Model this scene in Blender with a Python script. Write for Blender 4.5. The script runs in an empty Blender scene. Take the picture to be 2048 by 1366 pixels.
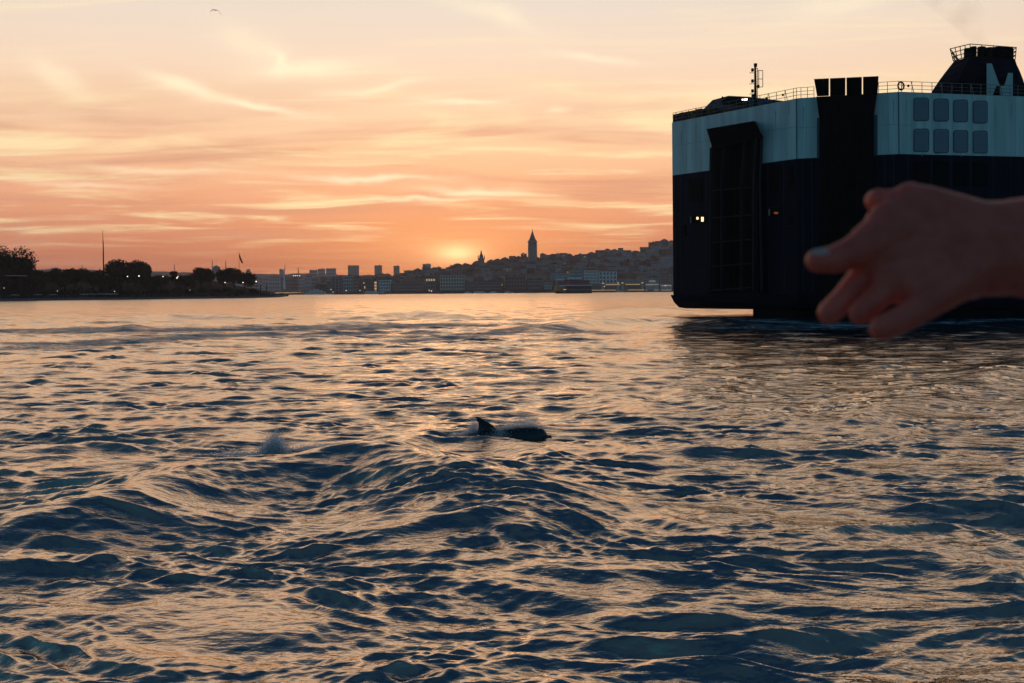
import bpy, bmesh, math, random
import numpy as np
from mathutils import Vector, Matrix
random.seed(7); rng = np.random.default_rng(7)
R = math.radians
C = bpy.context.scene.collection
# ------------------------------------------------------------------ camera, sky, sun, exposure
F = 2275.0; HZ = 583.0; CAMH = 3.0; ROLL = R(0.45)
cam_d = bpy.data.cameras.new('camera'); cam = bpy.data.objects.new('camera', cam_d); C.objects.link(cam)
bpy.context.scene.camera = cam
cam_d.sensor_width = 36; cam_d.lens = F / 2048 * 36
cam_d.shift_y = -(683 - HZ) / 2048
cam_d.clip_start = 0.05; cam_d.clip_end = 40000
cam.location = (0, 0, CAMH)
cam.rotation_euler = (Matrix.Rotation(R(90), 3, 'X') @ Matrix.Rotation(-ROLL, 3, 'Z')).to_euler()
cam_d.dof.use_dof = True; cam_d.dof.focus_distance = 60; cam_d.dof.aperture_fstop = 10
sc = bpy.context.scene
sc.view_settings.view_transform = 'Standard'; sc.view_settings.look = 'None'
sc.view_settings.exposure = 0.0; sc.view_settings.gamma = 1.0
try: sc.view_settings.use_curve_mapping = False
except Exception: pass
sc.render.engine = 'CYCLES'
sc.cycles.max_bounces = 6; sc.cycles.volume_bounces = 0; sc.cycles.diffuse_bounces = 2; sc.cycles.glossy_bounces = 4
sc.cycles.sample_clamp_indirect = 3.0

def unroll(px, py):
    dx, dy = px - 1024.0, HZ - py
    return (dx * math.cos(ROLL) + dy * math.sin(ROLL)) / F, (-dx * math.sin(ROLL) + dy * math.cos(ROLL)) / F
def P(px, py, D):
    u, v = unroll(px, py)
    return Vector((u * D, D, CAMH + v * D))
def G(px, py, z=0.0):
    u, v = unroll(px, py)
    return P(px, py, (z - CAMH) / v)
def X(px, D): return unroll(px, HZ)[0] * D

SUN_AZ = math.atan(unroll(908, 508)[0]); SUN_EL = R(2.0)
world = bpy.data.worlds.new('World'); sc.world = world; world.use_nodes = True
wt = world.node_tree; wt.nodes.clear()
def W(kind, **kw):
    n = wt.nodes.new(kind)
    for k, v in kw.items(): setattr(n, k, v)
    return n
def wl(a, b): wt.links.new(a, b)
def wm(op, a, b=None, c=None, clamp=False):
    n = wt.nodes.new('ShaderNodeMath'); n.operation = op; n.use_clamp = clamp
    for i, v in enumerate((a, b, c)):
        if v is None: continue
        if isinstance(v, (int, float)): n.inputs[i].default_value = v
        else: wl(v, n.inputs[i])
    return n.outputs[0]
def wmix(fac, a, b, blend='MIX'):
    n = wt.nodes.new('ShaderNodeMix'); n.data_type = 'RGBA'; n.blend_type = blend; n.clamp_factor = True
    for s, v in ((n.inputs[0], fac), (n.inputs[6], a), (n.inputs[7], b)):
        if isinstance(v, (int, float)): s.default_value = v
        elif isinstance(v, tuple): s.default_value = (*v, 1)
        else: wl(v, s)
    return n.outputs[2]
def wsmooth(v, lo, hi):
    n = wt.nodes.new('ShaderNodeMapRange'); n.interpolation_type = 'SMOOTHSTEP'
    wl(v, n.inputs[0]); n.inputs[1].default_value = lo; n.inputs[2].default_value = hi
    return n.outputs[0]
def ramp(tree, fac, stops):
    n = tree.nodes.new('ShaderNodeValToRGB'); e = n.color_ramp.elements
    while len(e) > 1: e.remove(e[-1])
    e[0].position = stops[0][0]; e[0].color = (*stops[0][1], 1)
    for p, c in stops[1:]:
        q = e.new(p); q.color = (*c, 1)
    tree.links.new(fac, n.inputs[0]); return n.outputs[0]
tc = W('ShaderNodeTexCoord'); sp = W('ShaderNodeSeparateXYZ'); wl(tc.outputs['Generated'], sp.inputs[0])
dx_, dy_, dz_ = sp.outputs
hyp = wm('SQRT', wm('ADD', wm('MULTIPLY', dx_, dx_), wm('MULTIPLY', dy_, dy_)))
E = wm('DIVIDE', dz_, wm('MAXIMUM', hyp, 0.001)); E0 = wm('MAXIMUM', E, 0.0)
A = wm('ARCTAN2', dx_, dy_)
pos = wm('DIVIDE', E0, wm('ADD', E0, 0.25))
def ep(e): return e / (e + .25)
front = ramp(wt, pos, [(0, (.35, .115, .085)), (ep(.024), (.50, .148, .092)), (ep(.055), (.69, .255, .150)), (ep(.088), (.87, .41, .235)),
    (ep(.125), (.95, .57, .335)), (ep(.17), (.95, .66, .44)), (ep(.21), (.90, .69, .53)), (ep(.262), (.80, .70, .60)),
    (ep(.35), (.84, .62, .44)), (ep(.45), (.66, .45, .33)), (ep(.57), (.20, .20, .22)), (ep(.80), (.045, .090, .145)), (ep(1.25), (.009, .040, .100)), (ep(2.0), (.005, .028, .080)), (1, (.005, .026, .078))])
back = ramp(wt, pos, [(0, (.035, .105, .155)), (ep(.1), (.052, .18, .255)), (ep(.3), (.040, .165, .25)), (ep(.7), (.020, .095, .165)), (ep(1.8), (.018, .055, .10)), (1, (.015, .045, .085))])
cosd = wm('COSINE', wm('SUBTRACT', A, SUN_AZ))
base = wmix(wsmooth(cosd, .42, .96), back, front)
# cirrus lying on a plane high above, seen in perspective
zz = wm('ADD', E0, .035)
cx_ = wm('DIVIDE', wm('SINE', A), zz); cy_ = wm('DIVIDE', wm('COSINE', A), zz)
comb = W('ShaderNodeCombineXYZ'); wl(cx_, comb.inputs[0]); wl(cy_, comb.inputs[1])
def cnoise(rot, sx, sy, det, dist, off, rough=.55):
    mp = W('ShaderNodeMapping'); wl(comb.outputs[0], mp.inputs[0])
    mp.inputs['Rotation'].default_value = (0, 0, R(rot)); mp.inputs['Scale'].default_value = (sx, sy, 1); mp.inputs['Location'].default_value = off
    n = W('ShaderNodeTexNoise'); n.inputs['Scale'].default_value = 1; n.inputs['Detail'].default_value = det
    n.inputs['Roughness'].default_value = rough; n.inputs['Distortion'].default_value = dist
    wl(mp.outputs[0], n.inputs[0]); return n.outputs[0]
n1 = cnoise(6, .75, 1.15, 5, .5, (3.1, 1.7, 0)); n2 = cnoise(-4, .45, .8, 4, .6, (9.2, 4.1, 0)); n3 = cnoise(24, .7, 3.4, 6, 1.1, (1.2, 7.7, 0), .6)
infront = wsmooth(cosd, .1, .8)
env_low = wm('MULTIPLY', wsmooth(E, .025, .07), wm('SUBTRACT', 1, wsmooth(E, .15, .22)))
env_hi = wm('MULTIPLY', wsmooth(E, .11, .17), wm('SUBTRACT', 1, wsmooth(E, .5, 1.0)))
light1 = wm('MULTIPLY', wm('MULTIPLY', wsmooth(n1, .47, .72), env_low), infront)
light2 = wm('MULTIPLY', wm('MULTIPLY', wsmooth(n3, .48, .80), env_hi), infront)
dark1 = wm('MULTIPLY', wm('MULTIPLY', wsmooth(n2, .44, .68), wm('SUBTRACT', 1, wsmooth(E, .12, .20))), infront)
c = wmix(wm('MULTIPLY', dark1, .75), base, (.62, .28, .19))
c = wmix(wm('MULTIPLY', light1, .95), c, (1.02, .82, .46))
c = wmix(wm('MULTIPLY', light2, .72), c, (1.0, .80, .52))
# single cirrus streaks and bars (elliptic, in azimuth and elevation, ragged by noise)
ae = W('ShaderNodeCombineXYZ'); wl(A, ae.inputs[0]); wl(E, ae.inputs[1])
wn = W('ShaderNodeTexNoise'); wn.inputs['Scale'].default_value = 14; wn.inputs['Detail'].default_value = 4
mpn = W('ShaderNodeMapping'); mpn.inputs['Scale'].default_value = (1, 2.4, 1); wl(ae.outputs[0], mpn.inputs[0]); wl(mpn.outputs[0], wn.inputs[0])
vs = W('ShaderNodeVectorMath', operation='SUBTRACT'); wl(wn.outputs['Color'], vs.inputs[0]); vs.inputs[1].default_value = (.5, .5, .5)
vm = W('ShaderNodeVectorMath', operation='MULTIPLY'); wl(vs.outputs[0], vm.inputs[0]); vm.inputs[1].default_value = (.05, .022, 0)
va = W('ShaderNodeVectorMath', operation='ADD'); wl(vm.outputs[0], va.inputs[0]); wl(ae.outputs[0], va.inputs[1])
zv = W('ShaderNodeVectorMath', operation='MULTIPLY'); wl(va.outputs[0], zv.inputs[0]); zv.inputs[1].default_value = (1, 1, 0)
def AE(px, py):
    u, v = unroll(px, py); return math.atan(u), v / math.sqrt(1 + u * u)
def streak(x0, y0, x1, y1, w, wgt):
    a0, a1 = AE(x0, y0), AE(x1, y1); cx, cy = (a0[0] + a1[0]) / 2, (a0[1] + a1[1]) / 2
    L = math.hypot(a1[0] - a0[0], a1[1] - a0[1]) / 2 * .75; ang = math.atan2(a1[1] - a0[1], a1[0] - a0[0])
    mp = W('ShaderNodeMapping', vector_type='TEXTURE'); wl(zv.outputs[0], mp.inputs[0])
    mp.inputs['Location'].default_value = (cx, cy, 0); mp.inputs['Rotation'].default_value = (0, 0, ang); mp.inputs['Scale'].default_value = (L, w / F, 1)
    d = W('ShaderNodeVectorMath', operation='DOT_PRODUCT'); wl(mp.outputs[0], d.inputs[0]); wl(mp.outputs[0], d.inputs[1])
    return wm('MULTIPLY', wm('EXPONENT', wm('MULTIPLY', d.outputs['Value'], -1.0)), wgt)
def total(lst):
    s = None
    for a in lst:
        v = streak(*a); s = v if s is None else wm('ADD', s, v)
    return wm('MULTIPLY', s, infront, clamp=True)
lights = total([(270, 140, 430, 200, 15, .95), (380, 185, 640, 240, 9, 1.0), (60, 112, 190, 200, 20, .6), (400, 40, 620, 150, 36, .5), (480, 155, 760, 128, 15, .9),
    (620, 198, 880, 158, 9, .7), (840, 203, 1010, 199, 7, .8), (860, -10, 1120, 66, 16, .55), (1080, 108, 1290, 128, 8, .65), (560, 352, 920, 352, 6, .95),
    (820, 374, 1080, 380, 9, 1.0), (680, 397, 1020, 394, 5, .9), (1560, 30, 1800, -20, 26, .5), (100, 322, 520, 345, 7, .6), (0, 356, 330, 372, 6, .6), (1080, 224, 1150, 224, 6, .6), (540, 95, 580, 150, 14, .7)])
darks = total([(120, 400, 440, 384, 11, .6), (-40, 432, 330, 447, 13, .65), (640, 424, 1340, 414, 13, .55), (840, 474, 1060, 466, 5, .75), (1050, 358, 1340, 348, 9, .35), (500, 300, 900, 290, 10, .3), (860, 452, 1180, 446, 4, .5)])
c = wmix(wm('MULTIPLY', darks, .7), c, (.72, .27, .15))
c = wmix(wm('MULTIPLY', lights, .8), c, (1.08, .92, .63))
# glow of the sun behind the last cloud bank
def blob(px, py, wx, wy, pw):
    a, e = AE(px, py)
    q = wm('ADD', wm('POWER', wm('ABSOLUTE', wm('DIVIDE', wm('SUBTRACT', A, a), wx)), 2), wm('POWER', wm('ABSOLUTE', wm('DIVIDE', wm('SUBTRACT', E, e), wy)), 2))
    return wm('EXPONENT', wm('MULTIPLY', wm('POWER', q, pw), -1))
g1 = wm('MULTIPLY', blob(914, 507, .019, .0075, .75), .96); g2 = wm('MULTIPLY', blob(912, 497, .080, .024, .7), .62)
c = wmix(g2, c, (1.2, .44, .15)); c = wmix(wm('MULTIPLY', g2, .0), c, c)
c = wmix(g1, c, (1.6, 1.1, .55))
c = wmix(wm('MULTIPLY', total([(850, 478, 980, 473, 4, .8), (700, 487, 860, 483, 3, .6)]), .7), c, (.80, .30, .13))
sky = W('ShaderNodeTexSky', sky_type='NISHITA'); sky.sun_disc = False; sky.sun_elevation = SUN_EL; sky.sun_rotation = SUN_AZ
bg1 = W('ShaderNodeBackground'); wl(c, bg1.inputs[0]); bg1.inputs[1].default_value = 1.04
bg2 = W('ShaderNodeBackground'); wl(sky.outputs[0], bg2.inputs[0]); bg2.inputs[1].default_value = 0.01
adds = W('ShaderNodeAddShader'); wl(bg1.outputs[0], adds.inputs[0]); wl(bg2.outputs[0], adds.inputs[1])
wo = W('ShaderNodeOutputWorld'); wl(adds.outputs[0], wo.inputs[0])
sund = bpy.data.lights.new('sun', 'SUN'); sund.energy = 0.05; sund.angle = R(14); sund.color = (1, .55, .28)
sun = bpy.data.objects.new('sun', sund); C.objects.link(sun)
sun.rotation_euler = Vector((-math.sin(SUN_AZ) * math.cos(SUN_EL), -math.cos(SUN_AZ) * math.cos(SUN_EL), -math.sin(SUN_EL))).to_track_quat('-Z', 'Y').to_euler()

# ------------------------------------------------------------------ materials
MATS = {}
def mat(name, col, rough=.7, metal=0, spec=.5, var=0.0, vscale=1.0, bump=0.0, emit=None, estr=1.0, sss=0.0, streaky=False):
    if name in MATS: return MATS[name]
    m = bpy.data.materials.new(name); m.use_nodes = True; t = m.node_tree; b = t.nodes['Principled BSDF']
    b.inputs['Base Color'].default_value = (*col, 1); b.inputs['Roughness'].default_value = rough; b.inputs['Metallic'].default_value = metal
    b.inputs['Specular IOR Level'].default_value = spec if rough < .8 else .06
    if emit: b.inputs['Emission Color'].default_value = (*emit, 1); b.inputs['Emission Strength'].default_value = estr
    if sss: b.inputs['Subsurface Weight'].default_value = sss; b.inputs['Subsurface Radius'].default_value = (.012, .004, .002); b.inputs['Subsurface Scale'].default_value = 1
    if var or bump:
        g = t.nodes.new('ShaderNodeNewGeometry'); mp = t.nodes.new('ShaderNodeMapping'); n = t.nodes.new('ShaderNodeTexNoise')
        t.links.new(g.outputs['Position'], mp.inputs[0]); t.links.new(mp.outputs[0], n.inputs[0])
        mp.inputs['Scale'].default_value = (vscale, vscale, vscale * (.08 if streaky else 1)); n.inputs['Scale'].default_value = 1; n.inputs['Detail'].default_value = 5
        if var:
            o = ramp(t, n.outputs[0], [(.3, tuple(x * (1 - var) for x in col)), (.7, tuple(min(1, x * (1 + var * .5)) for x in col))])
            t.links.new(o, b.inputs['Base Color'])
        if bump:
            bp = t.nodes.new('ShaderNodeBump'); bp.inputs['Strength'].default_value = bump; t.links.new(n.outputs[0], bp.inputs['Height']); t.links.new(bp.outputs[0], b.inputs['Normal'])
    MATS[name] = m; return m
M_white = mat('hull_white_paint', (.66, .70, .68), .45, var=.24, vscale=1.1, streaky=True)
M_navy = mat('hull_navy_paint', (.008, .007, .018), .6, spec=.12, var=.35, vscale=.7, streaky=True)
M_black = mat('black_steel', (.005, .005, .006), .7, spec=.1, var=.3, vscale=1.2)
M_beam = mat('ramp_beam_steel', (.024, .025, .03), .7, spec=.1)
M_rail = mat('rail_paint', (.16, .13, .11), .5)
M_vent = mat('louvre_steel', (.30, .31, .38), .5)
M_ventd = mat('louvre_frame', (.05, .07, .08), .5)
M_letter = mat('funnel_letter_paint', (.62, .66, .64), .5)
M_deck = mat('deck_green', (.06, .09, .08), .8)
M_lit = mat('lit_cabin', (.9, .6, .3), .5, emit=(1, .62, .28), estr=2.2)
M_lamp = mat('lamp_glow', (1, .9, .75), .5, emit=(1, .86, .66), estr=3)
M_lampw = mat('lamp_glow_white', (1, .95, .9), .5, emit=(1, .93, .85), estr=3)
M_strip = mat('light_strip', (1, .6, .3), .5, emit=(1, .60, .27), estr=.6)
M_rust = mat('rust', (.20, .08, .03), .9)
M_stone = mat('stone', (.34, .31, .28), .9, var=.25, vscale=.3)
M_lead = mat('lead_roof', (.12, .13, .16), .6)
M_tile = mat('roof_tile', (.28, .11, .075), .9, var=.2, vscale=.5)
M_glass = mat('window_glass', (.02, .025, .03), .2)
M_land = mat('land_soil', (.012, .014, .010), .95, var=.4, vscale=.05)
M_quay = mat('quay_stone', (.13, .13, .13), .9, var=.3, vscale=.8)
M_bark = mat('bark', (.03, .024, .02), .9)
M_leaf = [mat('foliage_%s' % k, c_, .8, var=.5, vscale=.5) for k, c_ in (('dark', (.018, .028, .014)), ('mid', (.028, .04, .018)), ('olive', (.035, .038, .018)))]
M_boatw = mat('boat_white', (.72, .76, .76), .5)
M_boatd = mat('boat_dark', (.02, .02, .025), .6)
M_orange = mat('ferry_orange', (.75, .26, .04), .6)
M_red = mat('ferry_red', (.6, .06, .04), .6)
M_flag = mat('flag_cloth', (.28, .03, .03), .8)

# ------------------------------------------------------------------ mesh helpers
class MB:
    def __init__(s): s.v = []; s.f = []
    def add(s, vs, fs):
        o = len(s.v); s.v += [tuple(x) for x in vs]; s.f += [tuple(i + o for i in f) for f in fs]; return s
    def obox(s, c, a, b, d):   # centre and three half axes
        c, a, b, d = Vector(c), Vector(a), Vector(b), Vector(d)
        vs = [c + a * i + b * j + d * k for k in (-1, 1) for j in (-1, 1) for i in (-1, 1)]
        return s.add(vs, [(0, 2, 3, 1), (4, 5, 7, 6), (0, 1, 5, 4), (2, 6, 7, 3), (0, 4, 6, 2), (1, 3, 7, 5)])
    def box(s, x0, x1, y0, y1, z0, z1):
        return s.obox(((x0 + x1) / 2, (y0 + y1) / 2, (z0 + z1) / 2), ((x1 - x0) / 2, 0, 0), (0, (y1 - y0) / 2, 0), (0, 0, (z1 - z0) / 2))
    def tube(s, p, q, r0, r1=None, n=6):
        p, q = Vector(p), Vector(q); r1 = r0 if r1 is None else r1
        d = (q - p).normalized(); a = d.orthogonal().normalized(); b = d.cross(a)
        vs = [p + (a * math.cos(t) + b * math.sin(t)) * r0 for t in [2 * math.pi * i / n for i in range(n)]] + [q + (a * math.cos(t) + b * math.sin(t)) * r1 for t in [2 * math.pi * i / n for i in range(n)]]
        return s.add(vs, [(i, (i + 1) % n, n + (i + 1) % n, n + i) for i in range(n)] + [tuple(range(n))[::-1], tuple(range(n, 2 * n))])
    def prism(s, pts, vec, shift=(0, 0, 0)):
        vec, sh = Vector(vec), Vector(shift); n = len(pts); p = [Vector(x) + sh for x in pts]
        return s.add(p + [x + vec for x in p], [(i, (i + 1) % n, n + (i + 1) % n, n + i) for i in range(n)] + [tuple(range(n))[::-1], tuple(range(n, 2 * n))])
    def lathe(s, prof, c=(0, 0, 0), n=16, a0=0.0):
        vs = [(c[0] + r * math.cos(a0 + 2 * math.pi * i / n), c[1] + r * math.sin(a0 + 2 * math.pi * i / n), c[2] + z) for r, z in prof for i in range(n)]
        fs = [(k * n + i, k * n + (i + 1) % n, (k + 1) * n + (i + 1) % n, (k + 1) * n + i) for k in range(len(prof) - 1) for i in range(n)]
        fs += [tuple(range(n))[::-1], tuple(range((len(prof) - 1) * n, len(prof) * n))]
        return s.add(vs, fs)
    def ball(s, c, r, n=6, sq=1.0):
        return s.lathe([(max(.001, r * math.sin(t)), -r * sq * math.cos(t)) for t in [math.pi * i / 4 for i in range(5)]], c, n)
    def build(s, name, m, parent=None, org=None, smooth=False):
        me = bpy.data.meshes.new(name)
        if org is None: org = parent.location if parent is not None else (0, 0, 0)
        ox, oy, oz = org
        me.from_pydata([(x - ox, y - oy, z - oz) for x, y, z in s.v], [], s.f); me.materials.append(m)
        bm = bmesh.new(); bm.from_mesh(me); bmesh.ops.recalc_face_normals(bm, faces=bm.faces); bm.to_mesh(me); bm.free()
        if smooth: me.shade_smooth()
        o = bpy.data.objects.new(name, me); C.objects.link(o)
        if parent is None: o.location = org
        else: o.parent = parent
        return o
def tag(o, label=None, cat=None, group=None, kind=None):
    if label: o['label'] = label
    if cat: o['category'] = cat
    if group: o['group'] = group
    if kind: o['kind'] = kind
    return o
def thing(name, label, cat, loc=(0, 0, 0), group=None):
    o = bpy.data.objects.new(name, None); C.objects.link(o); o.location = Vector(loc); return tag(o, label, cat, group)
def npmesh(name, V, Q, m, smooth=True, tris=False):
    k = 3 if tris else 4
    me = bpy.data.meshes.new(name); me.vertices.add(len(V)); me.vertices.foreach_set('co', V.astype(np.float32).ravel())
    me.loops.add(Q.size); me.loops.foreach_set('vertex_index', Q.astype(np.int32).ravel())
    me.polygons.add(len(Q)); me.polygons.foreach_set('loop_start', np.arange(0, Q.size, k, dtype=np.int32))
    me.update(calc_edges=True); me.validate()
    if smooth: me.shade_smooth()
    me.materials.append(m); o = bpy.data.objects.new(name, me); C.objects.link(o); return o
def copy_to(o, parent, loc=None):
    c2 = o.copy(); C.objects.link(c2); c2.parent = parent
    if loc is not None: c2.location = loc
    return c2

# ------------------------------------------------------------------ water
def smoothn(x, y, seed, scale, n=10):
    r = np.random.default_rng(seed); s = 0
    for _ in range(n):
        a = r.uniform(0, 2 * np.pi); k = 2 * np.pi / (scale * r.uniform(.6, 2.0)); s = s + np.sin(k * (x * np.cos(a) + y * np.sin(a)) + r.uniform(0, 6.28))
    return s / math.sqrt(n / 2)     # unit variance
def seg_field(x, y, pts):
    """distance to a polyline (positive towards the camera) and fade near its ends"""
    best = np.full(x.shape, 1e9, np.float32); sign = np.ones_like(best); tt = np.zeros_like(best)
    L = [0]
    for a, b in zip(pts[:-1], pts[1:]): L.append(L[-1] + math.dist(a[:2], b[:2]))
    for i, (a, b) in enumerate(zip(pts[:-1], pts[1:])):
        ux, uy = b[0] - a[0], b[1] - a[1]; l2 = ux * ux + uy * uy
        t = np.clip(((x - a[0]) * ux + (y - a[1]) * uy) / l2, 0, 1)
        qx, qy = x - a[0] - t * ux, y - a[1] - t * uy; d = np.sqrt(qx * qx + qy * qy)
        m = d < best; best = np.where(m, d, best); sign = np.where(m, np.sign(ux * qy - uy * qx) * -1, sign)
        tt = np.where(m, (L[i] + t * math.sqrt(l2)) / L[-1], tt)
    return best * sign, tt
RIDGES = [  # pixels of the crest, height, width behind, width in front
    ([(-160, 1020), (60, 990), (250, 965), (400, 928), (540, 908), (660, 900), (760, 902), (850, 925), (960, 962), (1080, 1010)], .56, 1.3, .95),
    ([(760, 915), (830, 872), (900, 858), (1000, 880), (1100, 915), (1240, 955)], .14, .8, .45),
    ([(120, 872), (320, 858), (530, 850), (640, 838)], .11, .7, .45),
    ([(1000, 800), (1120, 782), (1230, 800), (1340, 850)], .13, .9, .6),
    ([(1240, 790), (1320, 768), (1420, 792), (1560, 832), (1700, 838), (1850, 792), (2000, 738), (2200, 690)], .20, 1.5, .9),
    ([(240, 634), (330, 629), (410, 627), (490, 628)], .85, 5.0, 2.4),
    ([(700, 628), (820, 623), (950, 626)], .85, 5.0, 2.4),
    ([(-60, 636), (60, 634)], .4, 3, 1.8), ([(1000, 621), (1060, 619)], .3, 3, 2),
    ([(1160, 622), (1280, 617), (1380, 615)], .7, 4.0, 2.2),
    ([(1030, 652), (1160, 639), (1300, 634), (1420, 636), (1560, 642)], .7, 3.5, 1.8),
    ([(-80, 752), (40, 745), (180, 742), (290, 748)], .13, .9, .7), ([(40, 715), (130, 720), (200, 722)], .14, 1, .7),
    ([(640, 645), (760, 642)], .35, 3, 1.6), ([(230, 655), (290, 650)], .35, 2, 1.4), ([(360, 682), (500, 678)], .18, 1.6, 1.0), ([(350, 702), (460, 698)], .2, 1.4, .9),
    ([(500, 1400), (760, 1345), (1000, 1345), (1200, 1400)], .07, .4, .3), ([(1380, 1130), (1560, 1090), (1800, 1095), (2060, 1130)], .09, .5, .35), ([(-60, 1130), (60, 1110), (180, 1140)], .08, .4, .3)]
RW = [([tuple(G(px, py, h * .8)[:2]) for px, py in pts], h, wb, wf) for pts, h, wb, wf in RIDGES]
FOAM = [([(-100, 712), (150, 690), (420, 672), (700, 668), (1000, 664)], 9, 1.0), ([(-100, 660), (300, 662), (700, 656), (1060, 646)], 15, 1.02), ([(1040, 648), (1200, 640), (1380, 638), (1560, 645), (1700, 655), (1900, 662)], 13, .78),
        ([(700, 690), (900, 678), (1080, 660), (1300, 672)], 6, .95), ([(1340, 655), (1500, 656), (1600, 653)], 9, .74), ([(1780, 650), (1950, 642), (2100, 636)], 9, .72),
        ([(560, 905), (640, 908), (720, 915)], .42, .62), ([(910, 868), (1000, 872), (1080, 880)], .25, .72), ([(520, 888), (570, 886)], .14, .8)]
FW = [([tuple(G(px, py)[:2]) for px, py in pts], w, a) for pts, w, a in FOAM]
WAVES = []
rw = np.random.default_rng(11)
for lo, hi, nw, rms, spread in ((.10, .24, 56, .150, 26), (.24, .5, 52, .175, 21), (.5, 1.2, 46, .178, 18), (1.2, 3.0, 28, .080, 18), (3.0, 8.0, 16, .036, 22)):
    for i in range(nw):
        lam = math.exp(rw.uniform(math.log(lo), math.log(hi))); th = rw.normal(0, R(spread)) + R(6) if i % 9 else rw.uniform(-R(70), R(70))
        k = 2 * math.pi / lam; WAVES.append((lam, k * math.sin(th), k * math.cos(th), rms * math.sqrt(2 / nw) / k, rw.uniform(0, 6.28)))
def wave_height(x, y, spacing):
    x = x.astype(np.float32); y = y.astype(np.float32)
    wx = x + .25 * smoothn(x, y, 5, 6).astype(np.float32); wy = y + .22 * smoothn(x, y, 6, 5).astype(np.float32)
    g1 = np.clip(1 + .25 * smoothn(x, y, 21, 7), .5, 1.5).astype(np.float32); g2 = np.clip(1 + .32 * smoothn(x, y, 22, 4), .4, 1.6).astype(np.float32); g3 = np.clip(1 + .35 * smoothn(x, y, 23, 2.5), .35, 1.8).astype(np.float32)
    calm = 1 - .45 * np.clip((x + 1 - .05 * y) / 8, 0, 1) * np.clip((y - 16) / 8, 0, 1)
    h = np.zeros_like(x); ox = np.zeros_like(x); oy = np.zeros_like(x)
    far = 1 + .75 * np.clip((y - 35) / 60, 0, 1)
    ridge = np.zeros_like(x); damp = np.zeros_like(x)
    for pts, hh, wb, wf in RW:
        d, t = seg_field(x, y, pts); d = d + .20 * wf * smoothn(x, y, 31, wb * 4)
        prof = (np.exp(-np.abs(np.where(d > 0, d / wf, d / wb)) ** 1.7) * np.clip(np.sin(np.pi * np.clip(t, 0.001, .999)), 0, 1) ** .6).astype(np.float32)
        ridge += hh * prof * (1 + .10 * smoothn(x, y, 32, wb * 3)).astype(np.float32); damp = np.maximum(damp, prof)
    for lam, kx, ky, a, ph in WAVES:
        fade = np.clip(lam / spacing / 1.9 - .9, 0, 1) * (far * (1 - .75 * damp) if lam > .7 else 1)
        g = (g1 * calm if lam > 1.8 else g2 * calm if lam > .6 else g3)
        arg = kx * wx + ky * wy + ph; s, c_ = np.sin(arg), np.cos(arg); ag = a * g * fade; k = math.hypot(kx, ky)
        h += ag * c_; ox -= .6 * ag * s * kx / k; oy -= .6 * ag * s * ky / k
    h += ridge
    return h, ox, oy
def spacing_at(r): return np.where(r < 7.3, .6, np.where(r < 360, .029 * (r / 12.0) ** 1.3, r * .11))
rs = [.4, 1.0, 1.8, 2.8, 3.9, 5.0, 5.9, 6.6, 7.1]; r_ = 7.4
while r_ < 360: rs.append(r_); r_ += .029 * (r_ / 12) ** 1.3
while r_ < 5300: rs.append(r_); r_ *= 1.09
rs.append(5500)
dense = np.arange(-R(26), R(26), .00122); side = np.concatenate([R(26) + (R(180) - R(26)) * (np.linspace(0, 1, 40)[0:] ** 1.6)])
az = np.concatenate([-side[::-1], dense[1:-1], side])
RR, AZ = np.meshgrid(np.array(rs), az, indexing='ij')
x0 = (RR * np.sin(AZ)).ravel(); y0 = (RR * np.cos(AZ)).ravel()
daz = np.gradient(az); SPC = np.maximum(spacing_at(RR), RR * daz[None, :] * .8).ravel().astype(np.float32)
hgt, ox, oy = wave_height(x0, y0, SPC)
V = np.stack([x0 + ox, y0 + oy, hgt], 1)
nr, na = RR.shape; I = np.arange(nr * na).reshape(nr, na)
Q = np.stack([I[:-1, :-1], I[1:, :-1], I[1:, 1:], I[:-1, 1:]], -1).reshape(-1, 4)[:, ::-1]
foam = np.zeros(len(x0), np.float32)
for pts, w, a in FW:
    d, t = seg_field(x0, y0, pts); foam = np.maximum(foam, a * np.exp(-(d / w) ** 2) * np.clip(np.sin(np.pi * np.clip(t, .001, .999)) * 2.5, 0, 1))
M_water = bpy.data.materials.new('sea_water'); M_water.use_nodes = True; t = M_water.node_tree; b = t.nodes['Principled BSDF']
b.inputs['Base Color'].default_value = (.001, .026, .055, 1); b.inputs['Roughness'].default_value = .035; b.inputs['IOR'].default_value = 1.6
g = t.nodes.new('ShaderNodeNewGeometry')
def tn(scale, det, rot, s=(1, 1, 1), rough=.55, dist=0.0):
    mp = t.nodes.new('ShaderNodeMapping'); mp.inputs['Scale'].default_value = s; mp.inputs['Rotation'].default_value = (0, 0, R(rot)); t.links.new(g.outputs['Position'], mp.inputs[0])
    n = t.nodes.new('ShaderNodeTexNoise'); n.inputs['Scale'].default_value = scale; n.inputs['Detail'].default_value = det; n.inputs['Roughness'].default_value = rough
    n.inputs['Distortion'].default_value = dist; t.links.new(mp.outputs[0], n.inputs[0]); return n.outputs[0]
def tm(op, a, b2, clamp=False):
    n = t.nodes.new('ShaderNodeMath'); n.operation = op; n.use_clamp = clamp
    for i, v in enumerate((a, b2)):
        if isinstance(v, (int, float)): n.inputs[i].default_value = v
        else: t.links.new(v, n.inputs[i])
    return n.outputs[0]
bn1 = tn(3.2, 3, 7, (.55, 1.3, 1)); bn2 = tn(9.0, 3, -16, (.6, 1.3, 1), dist=.4); bn3 = tn(26, 2, 12, (.7, 1.2, 1))
hsum = tm('ADD', tm('ADD', tm('MULTIPLY', bn1, .024), tm('MULTIPLY', bn2, .011)), tm('ADD', tm('MULTIPLY', bn3, .0032), tm('MULTIPLY', tn(.8, 3, 5, (.5, 1.2, 1)), .09)))
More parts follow.
